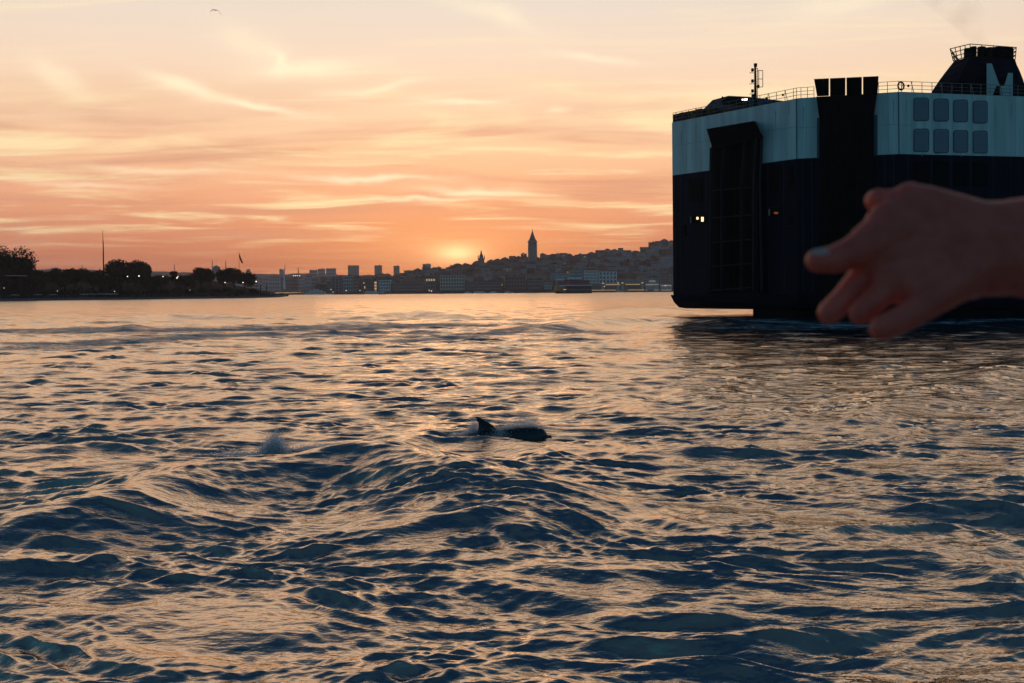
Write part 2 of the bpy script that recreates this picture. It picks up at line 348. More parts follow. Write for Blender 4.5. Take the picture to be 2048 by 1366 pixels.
bp = t.nodes.new('ShaderNodeBump'); bp.inputs['Strength'].default_value = 1.0; bp.inputs['Distance'].default_value = 1.0; t.links.new(hsum, bp.inputs['Height']); t.links.new(bp.outputs[0], b.inputs['Normal'])
fa = t.nodes.new('ShaderNodeAttribute'); fa.attribute_name = 'foam'
ra = t.nodes.new('ShaderNodeAttribute'); ra.attribute_name = 'unresolved'; t.links.new(ra.outputs['Fac'], b.inputs['Roughness'])
fn = tm('ADD', tm('ADD', tm('MULTIPLY', tn(.22, 6, 4, (.6, 1, 1), .68, 1.2), 1.3), tm('MULTIPLY', tn(1.3, 5, 0, (.35, 1, 1), .68, .8), .8)), tm('MULTIPLY', tn(7, 4, 0, (.5, 1.2, 1), .7, .5), .7))
fn = tm('SUBTRACT', fn, .9)
fmask = t.nodes.new('ShaderNodeMapRange'); fmask.interpolation_type = 'SMOOTHSTEP'; t.links.new(tm('ADD', fn, fa.outputs['Fac']), fmask.inputs[0]); fmask.inputs[1].default_value = 1.10; fmask.inputs[2].default_value = 1.52
fb = t.nodes.new('ShaderNodeBsdfDiffuse'); fb.inputs[0].default_value = (.22, .38, .44, 1); t.links.new(bp.outputs[0], fb.inputs['Normal'])
ms = t.nodes.new('ShaderNodeMixShader'); t.links.new(tm('MULTIPLY', fmask.outputs[0], .85), ms.inputs[0]); gl = t.nodes.new('ShaderNodeBsdfGlossy'); gl.inputs[0].default_value = (1, .82, .64, 1); t.links.new(ra.outputs['Fac'], gl.inputs['Roughness']); t.links.new(bp.outputs[0], gl.inputs['Normal']); mg = t.nodes.new('ShaderNodeMixShader'); mg.inputs[0].default_value = .46; t.links.new(b.outputs[0], mg.inputs[1]); t.links.new(gl.outputs[0], mg.inputs[2]); t.links.new(mg.outputs[0], ms.inputs[1]); t.links.new(fb.outputs[0], ms.inputs[2])  # added glossy layer: its warm tint paints sunset peach into the sea's reflections
t.links.new(ms.outputs[0], t.nodes['Material Output'].inputs[0])
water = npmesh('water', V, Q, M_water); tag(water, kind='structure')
at = water.data.attributes.new('foam', 'FLOAT', 'POINT'); at.data.foreach_set('value', foam)
at2 = water.data.attributes.new('unresolved', 'FLOAT', 'POINT'); at2.data.foreach_set('value', (.03 + .36 * np.clip(np.log(np.maximum(y0, 1) / 45) / np.log(12), 0, 1)).astype(np.float32) if False else (.03 + .24 * np.clip(np.log(np.maximum(RR.ravel(), 1) / 90) / np.log(8), 0, 1)).astype(np.float32))
def surf(x, y):
    h, _, _ = wave_height(np.array([x]), np.array([y]), np.array([.05], np.float32)); return float(h[0])

# ------------------------------------------------------------------ haze
def make_haze():
    m = bpy.data.materials.new('haze_air'); m.use_nodes = True; tr = m.node_tree; tr.nodes.clear()
    o = tr.nodes.new('ShaderNodeOutputMaterial'); pv = tr.nodes.new('ShaderNodeVolumePrincipled')
    pv.inputs['Color'].default_value = (.85, .80, .95, 1); pv.inputs['Density'].default_value = 8.0e-5; pv.inputs['Anisotropy'].default_value = .55
    tr.links.new(pv.outputs[0], o.inputs['Volume'])
    b_ = MB().box(-5800, 5800, -5800, 5800, -14, 165).build('haze', m); tag(b_, kind='stuff')
make_haze()

# ------------------------------------------------------------------ far hills, far shore terrain
def sheet(name, cols, m, kind='structure'):
    """cols: list of rows of points, joined into a quad sheet"""
    mb = MB(); n = len(cols[0])
    for r0 in cols: mb.v += [tuple(p) for p in r0]
    mb.f = [(i * n + j, i * n + j + 1, (i + 1) * n + j + 1, (i + 1) * n + j) for i in range(len(cols) - 1) for j in range(n - 1)]
    o = mb.build(name, m, smooth=True); return tag(o, kind=kind)
def lerp(tab, x):
    return float(np.interp(x, [p[0] for p in tab], [p[1] for p in tab]))
SKY_FAR = [(-300, 540), (60, 538), (110, 536), (170, 538), (230, 540), (300, 541), (400, 544), (480, 546), (560, 547), (620, 545), (700, 549), (800, 549), (900, 550), (1100, 552), (1500, 540)]
XF = list(range(-400, 1700, 12)); DF = 5300
rowsf = [[P(px, HZ, DF - 900).xy.to_3d() - Vector((0, 0, .3)) for px in XF]]
for t_ in (.25, .5, .75, 1.0):
    row = []
    for px in XF:
        top = P(px, lerp(SKY_FAR, px) + 1.6 + 1.2 * math.sin(px * .13) * math.sin(px * .041), DF).z
        q = P(px, HZ, DF - 900 + 900 * t_); row.append(Vector((q.x, q.y, max(0.5, top) * t_ ** .7)))
    rowsf.append(row)
rowsf.append([Vector((p.x, p.y + 900, -1)) for p in row])
sheet('distant_hills', rowsf, mat('hill_scrub', (.07, .08, .075), .95, var=.4, vscale=.01))
SKYL = [(540, 574), (600, 570), (640, 562), (700, 558), (760, 551), (800, 549), (815, 540), (880, 536), (930, 530), (960, 524), (1000, 520), (1050, 510), (1085, 511), (1110, 507), (1150, 510), (1210, 501), (1240, 498), (1262, 504), (1290, 499), (1305, 490), (1344, 484), (1500, 482), (1800, 500)]
D0, D1 = 2250.0, 2800.0
def hill_D(t_): return D0 + (D1 - D0) * t_
def ground_z(px, t_):
    crest = P(px, lerp(SKYL, px), D1).z - 13
    return 2.2 + max(1.0, crest - 2.2) * max(0, t_) ** .85
XH = list(range(530, 1780, 14)); rowsh = [[Vector((X(px, D0 - 26), D0 - 26, -1.5)) for px in XH], [Vector((X(px, D0 - 26), D0 - 26, 1.8)) for px in XH]]
for k in range(0, 12):
    t_ = k / 10; D = hill_D(t_); rowsh.append([Vector((X(px, D), D, ground_z(px, min(1, t_)) - (0 if k < 11 else 25))) for px in XH])
rowsh.append([Vector((p.x, p.y + 700, -2)) for p in rowsh[-1]])
sheet('hill', rowsh, mat('hill_ground', (.05, .055, .05), .95, var=.5, vscale=.02))

# ------------------------------------------------------------------ buildings
WALLC = {'pale grey': (.46, .49, .50), 'cream': (.58, .52, .43), 'white': (.78, .80, .78), 'brown': (.22, .15, .13), 'pinkish': (.42, .28, .25), 'dark grey': (.19, .20, .22), 'greenish grey': (.34, .47, .46), 'sand': (.50, .40, .29), 'brick red': (.34, .14, .10)}
def wallmat(c_): return mat('wall_' + c_.replace(' ', '_'), WALLC[c_], .9, var=.2, vscale=.15)
def building(label, px, D, w, h, z0, wall='pale grey', roof='flat', floors=4, cols=5, rot=0.0, depth=None, lit=(), group=None, tall=False, name='apartment_house', cat='building', win=True):
    cx = X(px, D); d = depth or min(w, 16)
    root = thing(name, label, cat, (cx, D, z0), group); ca, sa = math.cos(rot), math.sin(rot)
    u = Vector((ca, sa, 0)); v = Vector((-sa, ca, 0)); o = Vector((cx, D, z0)); zv_ = Vector((0, 0, 1))
    mb = MB().obox(o + zv_ * ((h - 6) / 2), u * w / 2, v * d / 2, zv_ * (h + 6) / 2)
    mb.build('wall', wallmat(wall), root)
    rb = MB()
    if roof == 'flat':
        rb.obox(o + zv_ * (h + .3), u * (w / 2 + .3), v * (d / 2 + .3), zv_ * .3)
        if random.random() < .7: rb.obox(o + zv_ * (h + 1.7) + u * random.uniform(-.3, .3) * w, u * min(2.2, w * .2), v * 2.0, zv_ * 1.15)
        rb.build('roof', mat('roof_grey', (.05, .05, .055), .9), root)
    elif roof == 'gable':
        a = [o + zv_ * h - u * (w / 2 + .4) - v * (d / 2 + .4), o + zv_ * h - u * (w / 2 + .4) + v * (d / 2 + .4), o + zv_ * (h + d * .28) - u * (w / 2 + .4)]
        rb.prism(a, u * (w + .8)); rb.build('roof', M_tile, root)
    elif roof == 'hip':
        q = [o + zv_ * h + u * sx * (w / 2 + .4) + v * sy * (d / 2 + .4) for sx, sy in ((-1, -1), (1, -1), (1, 1), (-1, 1))]; tp = h + min(4.5, d * .3)
        rr = [o + zv_ * tp - u * max(.1, w / 2 - d / 2), o + zv_ * tp + u * max(.1, w / 2 - d / 2)]
        rb.add(q + rr, [(0, 1, 5, 4), (1, 2, 5), (2, 3, 4, 5), (3, 0, 4), (3, 2, 1, 0)]); rb.build('roof', M_tile if random.random() < .7 else mat('roof_grey', (.05, .05, .055), .9), root)
    if win:
        wb = MB(); lb = MB(); fh = (h - .8) / floors; cw = (w - 1.0) / cols
        for i in range(floors):
            for j in range(cols):
                p = o - v * (d / 2) + u * (-w / 2 + .5 + (j + .5) * cw) + zv_ * (.4 + (i + .5) * fh)
                tgt = lb if (i, j) in lit or (-1, j) in lit or (i, -1) in lit else wb
                tgt.obox(p, u * cw * .24, v * .08, zv_ * fh * .30)
        for i in range(floors):   # the side wall that shows
            for j in range(max(1, int(d / 4))):
                sgn = -1 if cx > 0 else 1
                p = o + u * sgn * (w / 2) + v * (-d / 2 + (j + .5) * d / max(1, int(d / 4))) + zv_ * (.4 + (i + .5) * fh)
                wb.obox(p, u * .08, v * .6, zv_ * fh * .3)
        if wb.v: tag(wb.build('windows', M_glass, root), kind='stuff')
        if lb.v: tag(lb.build('lit_windows', M_strip, root), kind='stuff')
    return root
ORD = ['first', 'second', 'third', 'fourth', 'fifth', 'sixth', 'seventh', 'eighth', 'ninth', 'tenth', 'eleventh', 'twelfth', 'thirteenth', 'fourteenth', 'fifteenth', 'sixteenth', 'seventeenth', 'eighteenth', 'nineteenth', 'twentieth', 'twenty-first', 'twenty-second', 'twenty-third', 'twenty-fourth', 'twenty-fifth', 'twenty-sixth', 'twenty-seventh', 'twenty-eighth', 'twenty-ninth', 'thirtieth']
ROWN = ['second', 'third', 'fourth', 'fifth', 'sixth', 'seventh', 'topmost']
TOWER_PX = 1065.7
NROW = 7
for r_i in range(NROW):
    t_ = .10 + .90 * r_i / (NROW - 1); D = hill_D(t_); px = [800, 700, 640, 760, 800, 810, 812][r_i] if r_i else 640.0
    left, right = [], []
    while px < 1430:
        w = random.uniform(12, 27) * (1.0 if r_i < 5 else .9); pw = w / D * F
        pc = px + pw / 2
        if r_i == NROW - 1 and abs(pc - TOWER_PX) < 14 + pw / 2 * .6: px += pw * .5; continue
        gz = ground_z(pc, t_); h = random.choice([10, 12, 13.5, 15, 17]) * (1.0 if r_i < NROW - 1 else .95)
        item = (pc, w, h, gz); (left if pc < TOWER_PX else right).append(item)
        px += pw * random.uniform(.90, 1.06)
    for lst, word, seq in ((left[::-1], 'left', 0), (right, 'right', 1)):
        for k, (pc, w, h, gz) in enumerate(lst):
            if pc > 1300 and r_i >= 4: h += 5
            wc = random.choice(['pale grey', 'cream', 'pale grey', 'greenish grey', 'pinkish', 'dark grey', 'sand', 'greenish grey', 'brown', 'brick red'] if pc > 1080 else ['brown', 'pinkish', 'greenish grey', 'dark grey', 'pale grey', 'brick red', 'sand', 'pinkish', 'cream'])
            rf = random.choice(['flat', 'flat', 'gable', 'hip', 'hip']); fl = max(3, int(h / 3.1)); cl = max(3, int(w / 3.4))
            lit = ((random.randrange(fl), random.randrange(cl)),) if random.random() < .06 else ()
            rname = {'flat': 'flat-roofed', 'gable': 'pitched-roof', 'hip': 'tile-roofed'}[rf]
            building('%s %s house, %s %s of the conical tower, %s row up' % (wc, rname, ORD[min(k, 29)], word, ROWN[r_i]),
                     pc, D, w, h, gz - (1.5 if rf != 'flat' else 0), wc, rf, fl, cl, random.uniform(-.25, .25), lit=lit, group='houses climbing the hill')
# waterfront row, each measured from the photograph: px left, px right, roof y, wall, roof, floors, cols, lit, label
WF = [(664, 686, 556, 'dark grey', 'flat', 5, 3, (), 'narrow dark grey waterfront block at the left end of the row'),
      (687, 706, 552, 'greenish grey', 'flat', 5, 5, (), 'pale balconied waterfront block right of the narrow dark one'),
      (707, 718, 557, 'pinkish', 'flat', 4, 3, (), 'small pinkish waterfront house below the widest distant high-rise'),
      (719, 746, 560, 'brown', 'gable', 3, 6, ((1, 2),), 'brown waterfront house with an orange lit wall'),
      (747, 757, 556, 'dark grey', 'flat', 5, 1, ((0, 0), (1, 0), (2, 0), (3, 0)), 'narrow waterfront block with a stack of four orange lit floors'),
      (758, 782, 557, 'white', 'gable', 4, 7, (), 'pale gabled waterfront building beside the stack of lit floors'),
      (786, 846, 564, 'pinkish', 'hip', 3, 14, (), 'long low pinkish waterfront building with many tall windows'),
      (851, 872, 556, 'dark grey', 'flat', 4, 4, ((3, -1), (0, 1)), 'dark waterfront block with a glowing orange strip at its eaves'),
      (880, 930, 550, 'cream', 'flat', 5, 9, (), 'big waterfront building with tall pale pilasters'),
      (931, 1004, 564, 'dark grey', 'flat', 3, 16, (), 'long low waterfront hall with a pale cornice'),
      (1010, 1052, 553, 'brown', 'flat', 4, 7, (), 'broad brown waterfront building below the conical tower'),
      (1056, 1084, 560, 'dark grey', 'flat', 3, 6, (), 'dark waterfront block just right of the conical tower line'),
      (1087, 1104, 562, 'greenish grey', 'hip', 3, 4, (), 'small greenish waterfront house left of the orange car ferry'),
      (1112, 1138, 546, 'pale grey', 'flat', 6, 7, (), 'pale waterfront block rising behind the left part of the car ferry'),
      (1140, 1166, 541, 'greenish grey', 'flat', 6, 7, (), 'tall greenish block behind the mast of the car ferry'),
      (1168, 1196, 538, 'white', 'hip', 7, 10, (), 'white building with dark red roof and a fine grid of windows'),
      (1197, 1234, 540, 'white', 'hip', 5, 5, (), 'long white building with big square windows right of the fine-grid one'),
      (1235, 1276, 546, 'brown', 'hip', 4, 7, (), 'dark brown long building behind the lit pier hall'),
      (1278, 1298, 548, 'greenish grey', 'hip', 4, 4, (), 'greenish grey house with pale pyramid roof behind the pier'),
      (1300, 1345, 549, 'sand', 'flat', 4, 9, (), 'sand coloured long block next to the stern of the ship'),
      (1350, 1420, 545, 'pale grey', 'flat', 5, 9, (), 'pale block on the quay hidden behind the stern of the ship')]
for a, b_, y, wc, rf, fl, cl, lit, lab in WF:
    D = D0 + (30 if a < 1235 else 60); w = (b_ - a) / F * D * .98; top = P((a + b_) / 2, y, D).z; h = top - 1.8 - (3.0 if rf in ('gable', 'hip') else 0)
    building(lab, (a + b_) / 2, D, w, h, 1.8, wc, rf, fl, cl, 0, depth=14, lit=lit, group='buildings along the far quay', name='waterfront_building')
# pilasters of the big pale building
# distant high-rises and blocks beyond the inlet
for a, b_, y, lab in ((697, 718, 531, 'widest of the three distant high-rises, flat topped'), (750, 764, 531, 'middle of the three distant high-rises, with a lower step on its left'), (788, 799, 532, 'rightmost and slimmest of the three distant high-rises')):
    D = 4600; building(lab, (a + b_) / 2, D, (b_ - a) / F * D, P(b_, y, D).z - 8, 8, 'sand', 'flat', 12, 6, 0, depth=25, name='tower_block', group='high-rises on the far horizon')
for a, b_, y, lab in ((620, 635, 540, 'left stepped apartment block on the far horizon'), (637, 650, 538, 'middle apartment block of the far horizon cluster'), (653, 672, 537, 'right twin-topped apartment block of the far horizon cluster'), (560, 567, 539, 'small block on the horizon left of the white pylon'), (846, 862, 528, 'rounded grey block seen behind the hill crest left of the sun'), (494, 500, 539, 'small domed block on the horizon right of the flag'), (104, 116, 536, 'low block on the far ridge above the left trees')):
    D = 4800; building(lab, (a + b_) / 2, D, (b_ - a) / F * D, P(b_, y, D).z - 5, 5, 'pale grey', 'flat', 7, 5, 0, depth=20, group='apartment blocks on the far horizon')
k = 0
for px in range(580, 860, 13):
    D = random.uniform(3000, 3400); y = lerp([(560, 556), (620, 556), (700, 554), (860, 548)], px) + random.uniform(-2.5, 4); w = random.uniform(18, 34)
    building('hazy %s block among the roofs behind the left waterfront, %s from the left' % (('grey', 'low')[k % 2], ORD[k]), px, D, w, max(6, P(px, y, D).z - 3), 3, random.choice(['dark grey', 'pale grey', 'pinkish', 'brown']), random.choice(['flat', 'hip']), 4, 6, random.uniform(-.2, .2), group='hazy blocks behind the left waterfront'); k += 1
k = 0
for px in range(250, 620, 15):
    D = random.uniform(3600, 4200); y = lerp([(250, 549), (400, 551), (620, 556)], px) + random.uniform(-2, 6); w = random.uniform(20, 45)
    building('distant grey house beyond the park, %s from the left' % ORD[k], px, D, w, max(6, P(px, y, D).z - 3), 3, random.choice(['dark grey', 'pale grey']), random.choice(['flat', 'hip']), 4, 6, random.uniform(-.2, .2), group='distant houses beyond the park'); k += 1
# conical tower
def tower():
    D = 2640; s = D / F; c0 = Vector((X(TOWER_PX, D), D, P(TOWER_PX, 522, D).z)); root = thing('stone_tower', 'tall round stone tower with a pointed conical roof on the hilltop', 'tower', c0)
    def z(py): return P(TOWER_PX, py, D).z - c0.z
    MB().lathe([(9.4 * s, -30), (9.2 * s, z(515)), (9.0 * s, z(492)), (9.0 * s, z(491))], c0, 24).build('wall', M_stone, root)
    MB().lathe([(9.0 * s, z(491)), (9.7 * s, z(490.4)), (9.7 * s, z(489.6)), (8.7 * s, z(489.4)), (8.7 * s, z(485.0)), (9.8 * s, z(484.6)), (9.8 * s, z(482.6)), (8.2 * s, z(482.4)), (8.0 * s, z(480.5))], c0, 24).build('gallery', M_stone, root)
    MB().lathe([(8.2 * s, z(480.6)), (6.4 * s, z(478.8)), (3.2 * s, z(470)), (.2 * s, z(460.5))], c0, 24).build('roof', M_lead, root)
    MB().tube(c0 + Vector((0, 0, z(461))), c0 + Vector((0, 0, z(455))), .5, .15).build('finial', M_lead, root)
    wb = MB()
    for i in range(24):
        a = 2 * math.pi * i / 24; p = c0 + Vector((math.cos(a), math.sin(a), 0)) * 8.72 * s + Vector((0, 0, z(487.4)))
        wb.obox(p, Vector((-math.sin(a), math.cos(a), 0)) * .75, Vector((math.cos(a), math.sin(a), 0)) * .12, (0, 0, 1.6))
    tag(wb.build('windows', M_glass, root), kind='stuff')
tower()
def spire():
    D = 2700; px = 963; c0 = Vector((X(px, D), D, P(px, 527, D).z)); root = thing('domed_tower', 'small church-like tower with spire and side turrets on the ridge by the sun', 'tower', c0); s = D / F
    z = lambda py: P(px, py, D).z - c0.z
    MB().box(c0.x - 6 * s, c0.x + 6 * s, D - 6, D + 6, c0.z - 14, c0.z + z(517)).build('wall', M_stone, root)
    MB().lathe([(4.4 * s, z(517)), (3.6 * s, z(511)), (2.2 * s, z(508)), (1.7 * s, z(507.5)), (1.6 * s, z(504)), (.9 * s, z(502.5)), (.2 * s, z(499.5))], c0, 12).build('roof', M_lead, root)
    for sx in (-6.2, 6.2):
        MB().lathe([(.9 * s, z(519)), (.9 * s, z(512)), (1.1 * s, z(511.6)), (.1, z(510.5))], c0 + Vector((sx * s, 0, 0)), 8).build('turret', M_stone, root)
spire()
def mosque():
    D = 3400; s = D / F; c0 = Vector((X(433, D), D, P(433, 552, D).z)); root = thing('mosque', 'hazy mosque dome between two thin minarets behind the park trees', 'mosque', c0)
    z = lambda py: P(433, py, D).z - c0.z
    MB().box(c0.x - 12 * s, c0.x + 14 * s, D - 14, D + 14, c0.z - 30, c0.z + z(543)).build('wall', M_stone, root)
    MB().lathe([(8.6 * s, z(543)), (8.6 * s, z(540))] + [(8.6 * s * math.cos(a), z(540) + 9.0 * s * math.sin(a)) for a in [R(q) for q in (15, 30, 45, 60, 75, 88)]] + [(.3, z(529))], c0, 16).build('dome', M_lead, root, smooth=False)
    for px in (425, 452):
        m0 = c0 + Vector((X(px, D) - c0.x, 0, 0))
        MB().lathe([(1.0 * s, -10), (1.0 * s, z(533)), (1.35 * s, z(532.6)), (1.35 * s, z(531.8)), (.8 * s, z(531.6)), (.8 * s, z(526)), (.1, z(519.5))], m0, 8).build('minaret', M_stone, root)
mosque()
for px, y0_, y1_, D, lab in ((165, 528, 545, 4300, 'thin minaret on the far ridge left of the tall mast'), (349, 528, 548, 4300, 'thin minaret on the far ridge right of the big round tree'), (597, 534, 556, 3500, 'thin minaret over the row of four white lights')):
    c0 = Vector((X(px, D), D, P(px, y1_, D).z - 12)); root = thing('minaret', lab, 'minaret', c0, 'lone minarets on the skyline'); hh = P(px, y0_, D).z - c0.z
    MB().lathe([(1.5, 0), (1.4, hh * .68), (2.0, hh * .69), (2.0, hh * .71), (1.2, hh * .72), (1.1, hh * .88), (.1, hh)], c0, 8).build('shaft', M_stone, root)
# curved white pylon
D = 3000; c0 = Vector((X(570, D), D, 1.0)); root = thing('bridge_pylon', 'slim curved white bridge pylon standing over the inlet', 'pylon', c0)
mb = MB(); pr = None
for i in range(9):
    q = i / 8; py = 578 + (528 - 578) * q; p = P(569 - 1.0 * math.sin(q * 2.6) + 1.9 * q * q, py, D); r1 = 2.9 * (1 - q) + .45
    if pr: mb.tube(pr[0], p, pr[1], r1, 8)
    pr = (p, r1)
mb.build('shaft', M_boatw, root)
# low bridge over the inlet
D = 2350; c0 = Vector((X(610, D), D, 0)); root = thing('road_bridge', 'low road bridge with a lit line under its deck across the inlet', 'bridge', c0)
xa, xb = X(545, D), X(676, D); MB().box(xa, xb, D - 7, D + 7, 6.6, 8.2).build('deck', M_stone, root)
for i in range(12):
    x = xa + (xb - xa) * (i + .5) / 12; MB().box(x - 1.2, x + 1.2, D - 6, D + 6, -2, 6.6).build('pier', M_stone, root)
MB().box(X(552, D), X(612, D), D - 7.4, D - 7.1, 3.4, 4.5).build('light_strip', M_strip, root)
MB().box(xa, xb, D - 6.5, D + 6, 2.0, 3.3).build('lower_deck', M_boatd, root)
# lit pier hall on the right
def pier_hall():
    D = D0 - 4; c0 = Vector((X(1235, D), D, 1.8)); root = thing('pier_hall', 'long lit pier hall with arcade lights and small corner towers on the far quay', 'building', c0)
    xa, xb = X(1179, D), X(1289, D); z1 = P(1235, 569, D).z
    MB().box(xa, xb, D, D + 14, .5, z1).build('wall', wallmat('sand'), root)
    MB().box(xa - .5, xb + .5, D - 1, D + 15, z1, z1 + .9).build('roof', M_tile, root)
    wb = MB(); n = 46
    for i in range(n):
        x = xa + (xb - xa) * (i + .5) / n; wb.box(x - .75, x + .75, D - .12, D - .02, 5.2, z1 - 1.6)
    tag(wb.build('windows', M_glass, root), kind='stuff')
    for a, b_, z in ((1211, 1240, z1 - .6), (1251, 1280, z1 - .3)):
        MB().box(X(a, D), X(b_, D), D - 1.4, D - 1.1, z, z + .8).build('light_strip', M_strip, root)
    for a, b_ in ((1182, 1232), (1256, 1289)): MB().box(X(a, D), X(b_, D), D - 1.8, D - 1.5, 3.9, 4.5).build('light_strip', M_strip, root)
    for px in (1206, 1236, 1245, 1285):
        x = X(px, D); tw = MB().box(x - 2.6, x + 2.6, D - .8, D + 5, 1, z1 + 4.5).build('corner_tower', wallmat('cream'), root)
        MB().box(x - 1.8, x + 1.8, D - 1.0, D - .85, z1 + 2.2, z1 + 3.6).build('light_strip', M_strip, tw, org=(c0.x, c0.y, c0.z))
pier_hall()
def stall(px0, px1, ytop, lab, D=D0 - 10):
    xa, xb = X(px0, D), X(px1, D); c0 = Vector(((xa + xb) / 2, D, 1.8)); z1 = P(px0, ytop, D).z; root = thing('quay_pavilion', lab, 'pavilion', c0, 'lit pavilions on the far quay')
    MB().box(xa, xb, D, D + 9, .5, z1 - 1.5).build('wall', wallmat('pale grey'), root)
    rb = MB(); rb.add([(xa - .6, D - 1, z1 - 1.5), (xb + .6, D - 1, z1 - 1.5), (xb + .6, D + 10, z1 - 1.5), (xa - .6, D + 10, z1 - 1.5), (xa + 3, D + 4, z1), (xb - 3, D + 4, z1)], [(0, 1, 5, 4), (1, 2, 5), (2, 3, 4, 5), (3, 0, 4), (3, 2, 1, 0)]); rb.build('roof', M_boatw, root)
    MB().box(xa + 1, xb - 1, D - .4, D - .1, z1 - 2.8, z1 - 2.3).build('light_strip', M_strip, root)
    MB().box(xa + 1, xb - 1, D - .4, D - .1, 3.4, 3.9).build('light_strip', M_strip, root)
stall(1291, 1318, 567, 'glass roofed pavilion at the right end of the lit pier hall'); stall(1321, 1344, 569, 'low lit pavilion touching the stern of the ship in view'); stall(1298, 1312, 560, 'square lit kiosk standing above the glass roofed pavilion', D0 + 20)
# trees on the far hill
def tree(name, lab, base, height, width, n, m, group=None, trunk=.3, lobes=7, leaf=.7, seed=0):
    rg = np.random.default_rng(seed); root = thing(name, lab, 'tree', base, group)
    tb = MB(); th = height * trunk; tb.tube(base - Vector((0, 0, 1)), base + Vector((0, 0, th * 1.1)), width * .035, width * .022, 7)
    for i in range(5):
        a = rg.uniform(0, 6.28); q = base + Vector((math.cos(a) * width * .28, math.sin(a) * width * .28, height * rg.uniform(.45, .8))); tb.tube(base + Vector((0, 0, th * rg.uniform(.7, 1.0))), q, width * .016, width * .006, 5)
    tb.build('trunk', M_bark, root)
    L = []
    for i in range(lobes):
        a = rg.uniform(0, 6.28); rr = rg.uniform(.1, .33) * width; lr = width * rg.uniform(.16, .27)
        zc = th + (height - th) * rg.uniform(.25, .78); zc = min(zc, height - lr * .75); L.append((rr * math.cos(a), rr * math.sin(a), zc, lr, lr * rg.uniform(.7, .95)))
    L.append((0, 0, height * .62, width * .3, height * .3))
    pts = []; w_ = np.array([l[3] ** 2 for l in L]); w_ /= w_.sum()
    idx = rg.choice(len(L), n, p=w_); Lb = np.array(L)[idx]
    d = rg.normal(size=(n, 3)); d /= np.linalg.norm(d, axis=1)[:, None]; rad = rg.uniform(.12, 1.15, n) ** .55
    cpt = np.stack([Lb[:, 0] + d[:, 0] * Lb[:, 3] * rad, Lb[:, 1] + d[:, 1] * Lb[:, 3] * rad, Lb[:, 2] + d[:, 2] * Lb[:, 4] * rad], 1)
    cpt[:, 2] = np.maximum(cpt[:, 2], th * .55)
    a1 = rg.normal(size=(n, 3)); a1 /= np.linalg.norm(a1, axis=1)[:, None]; a2 = np.cross(a1, rg.normal(size=(n, 3))); a2 /= np.linalg.norm(a2, axis=1)[:, None]
    sz = leaf * rg.uniform(.5, 1.3, n)[:, None]
    V_ = np.stack([cpt - a1 * sz, cpt + a2 * sz * .6, cpt + a1 * sz, cpt - a2 * sz * .6], 1).reshape(-1, 3); Q_ = np.arange(4 * n).reshape(n, 4)
    cr = npmesh('crown', V_, Q_, m, smooth=False); cr.parent = root
    return root
HT = [(700, .25, 'left of the white gabled waterfront building'), (735, .55, 'on the ridge below the middle distant high-rise'), (640, .12, 'at the left foot of the far hill'), (1045, .45, 'below the left side of the conical tower'), (1062, .35, 'straight below the conical tower'), (1100, .75, 'on the slope right of the conical tower'), (1250, .55, 'under the ridge gap'), (1275, .62, 'on the green slope near the ship'), (1290, .45, 'lowest on the green slope near the ship'), (1310, .55, 'in the middle of the green slope near the ship'), (1325, .68, 'top of the green slope beside the ship'), (800, .5, 'behind the long low pinkish building'), (905, .9, 'on the ridge below the sun glow'), (940, .6, 'on the slope below the domed tower'), (1180, .5, 'above the fine-grid white building'), (1215, .6, 'above the long white building')]
for i, (px, t_, w_) in enumerate(HT):
    D = hill_D(t_) - 18; b0 = Vector((X(px, D), D, ground_z(px, t_) - .5)); tree('hill_tree', 'dark tree among the houses ' + w_, b0, random.uniform(15, 21), random.uniform(17, 26), 420, M_leaf[i % 3], 'trees among the hill houses', leaf=1.5, seed=100 + i)
# quay lamps of the far shore
def lamp(px, py, D, lab, m, r=.45, group='lit lamps along the far quay', base=1.8):
    p = P(px, py, D); root = thing('street_lamp', lab, 'lamp', (p.x, p.y, base), group)
    MB().tube((p.x, p.y, base), (p.x, p.y, p.z), .09 if D < 1200 else .15, None, 5).build('pole', M_black, root)
    MB().ball(p, r * .72, 8).build('lamp_head', m, root)
for px, py, w_ in ((662, 579, 'right of the low white ship'), (666, 584, 'lower of the pair right of the low white ship'), (692, 581, 'below the pale balconied block'), (720, 581, 'below the brown house with a lit wall'), (863, 582, 'brightest one, below the glowing orange strip'), (1015, 542, 'high on the slope left of the conical tower'), (728, 566, 'on the wall of the brown waterfront house'), (1331, 571, 'close to the stern of the ship'), (1209, 573, 'in front of the lit pier hall')):
    lamp(px, py, D0 - 12, 'lit lamp on the far shore, ' + w_, M_lamp, .95 if px in (863, 692) else .7)
for i, px in enumerate((587, 591, 595, 599)):
    lamp(px, 551.5, 3300, 'white floodlight in the distance, %s from the left of the row of four' % ORD[i], M_lampw, 1.5, 'row of four distant floodlights', 2)

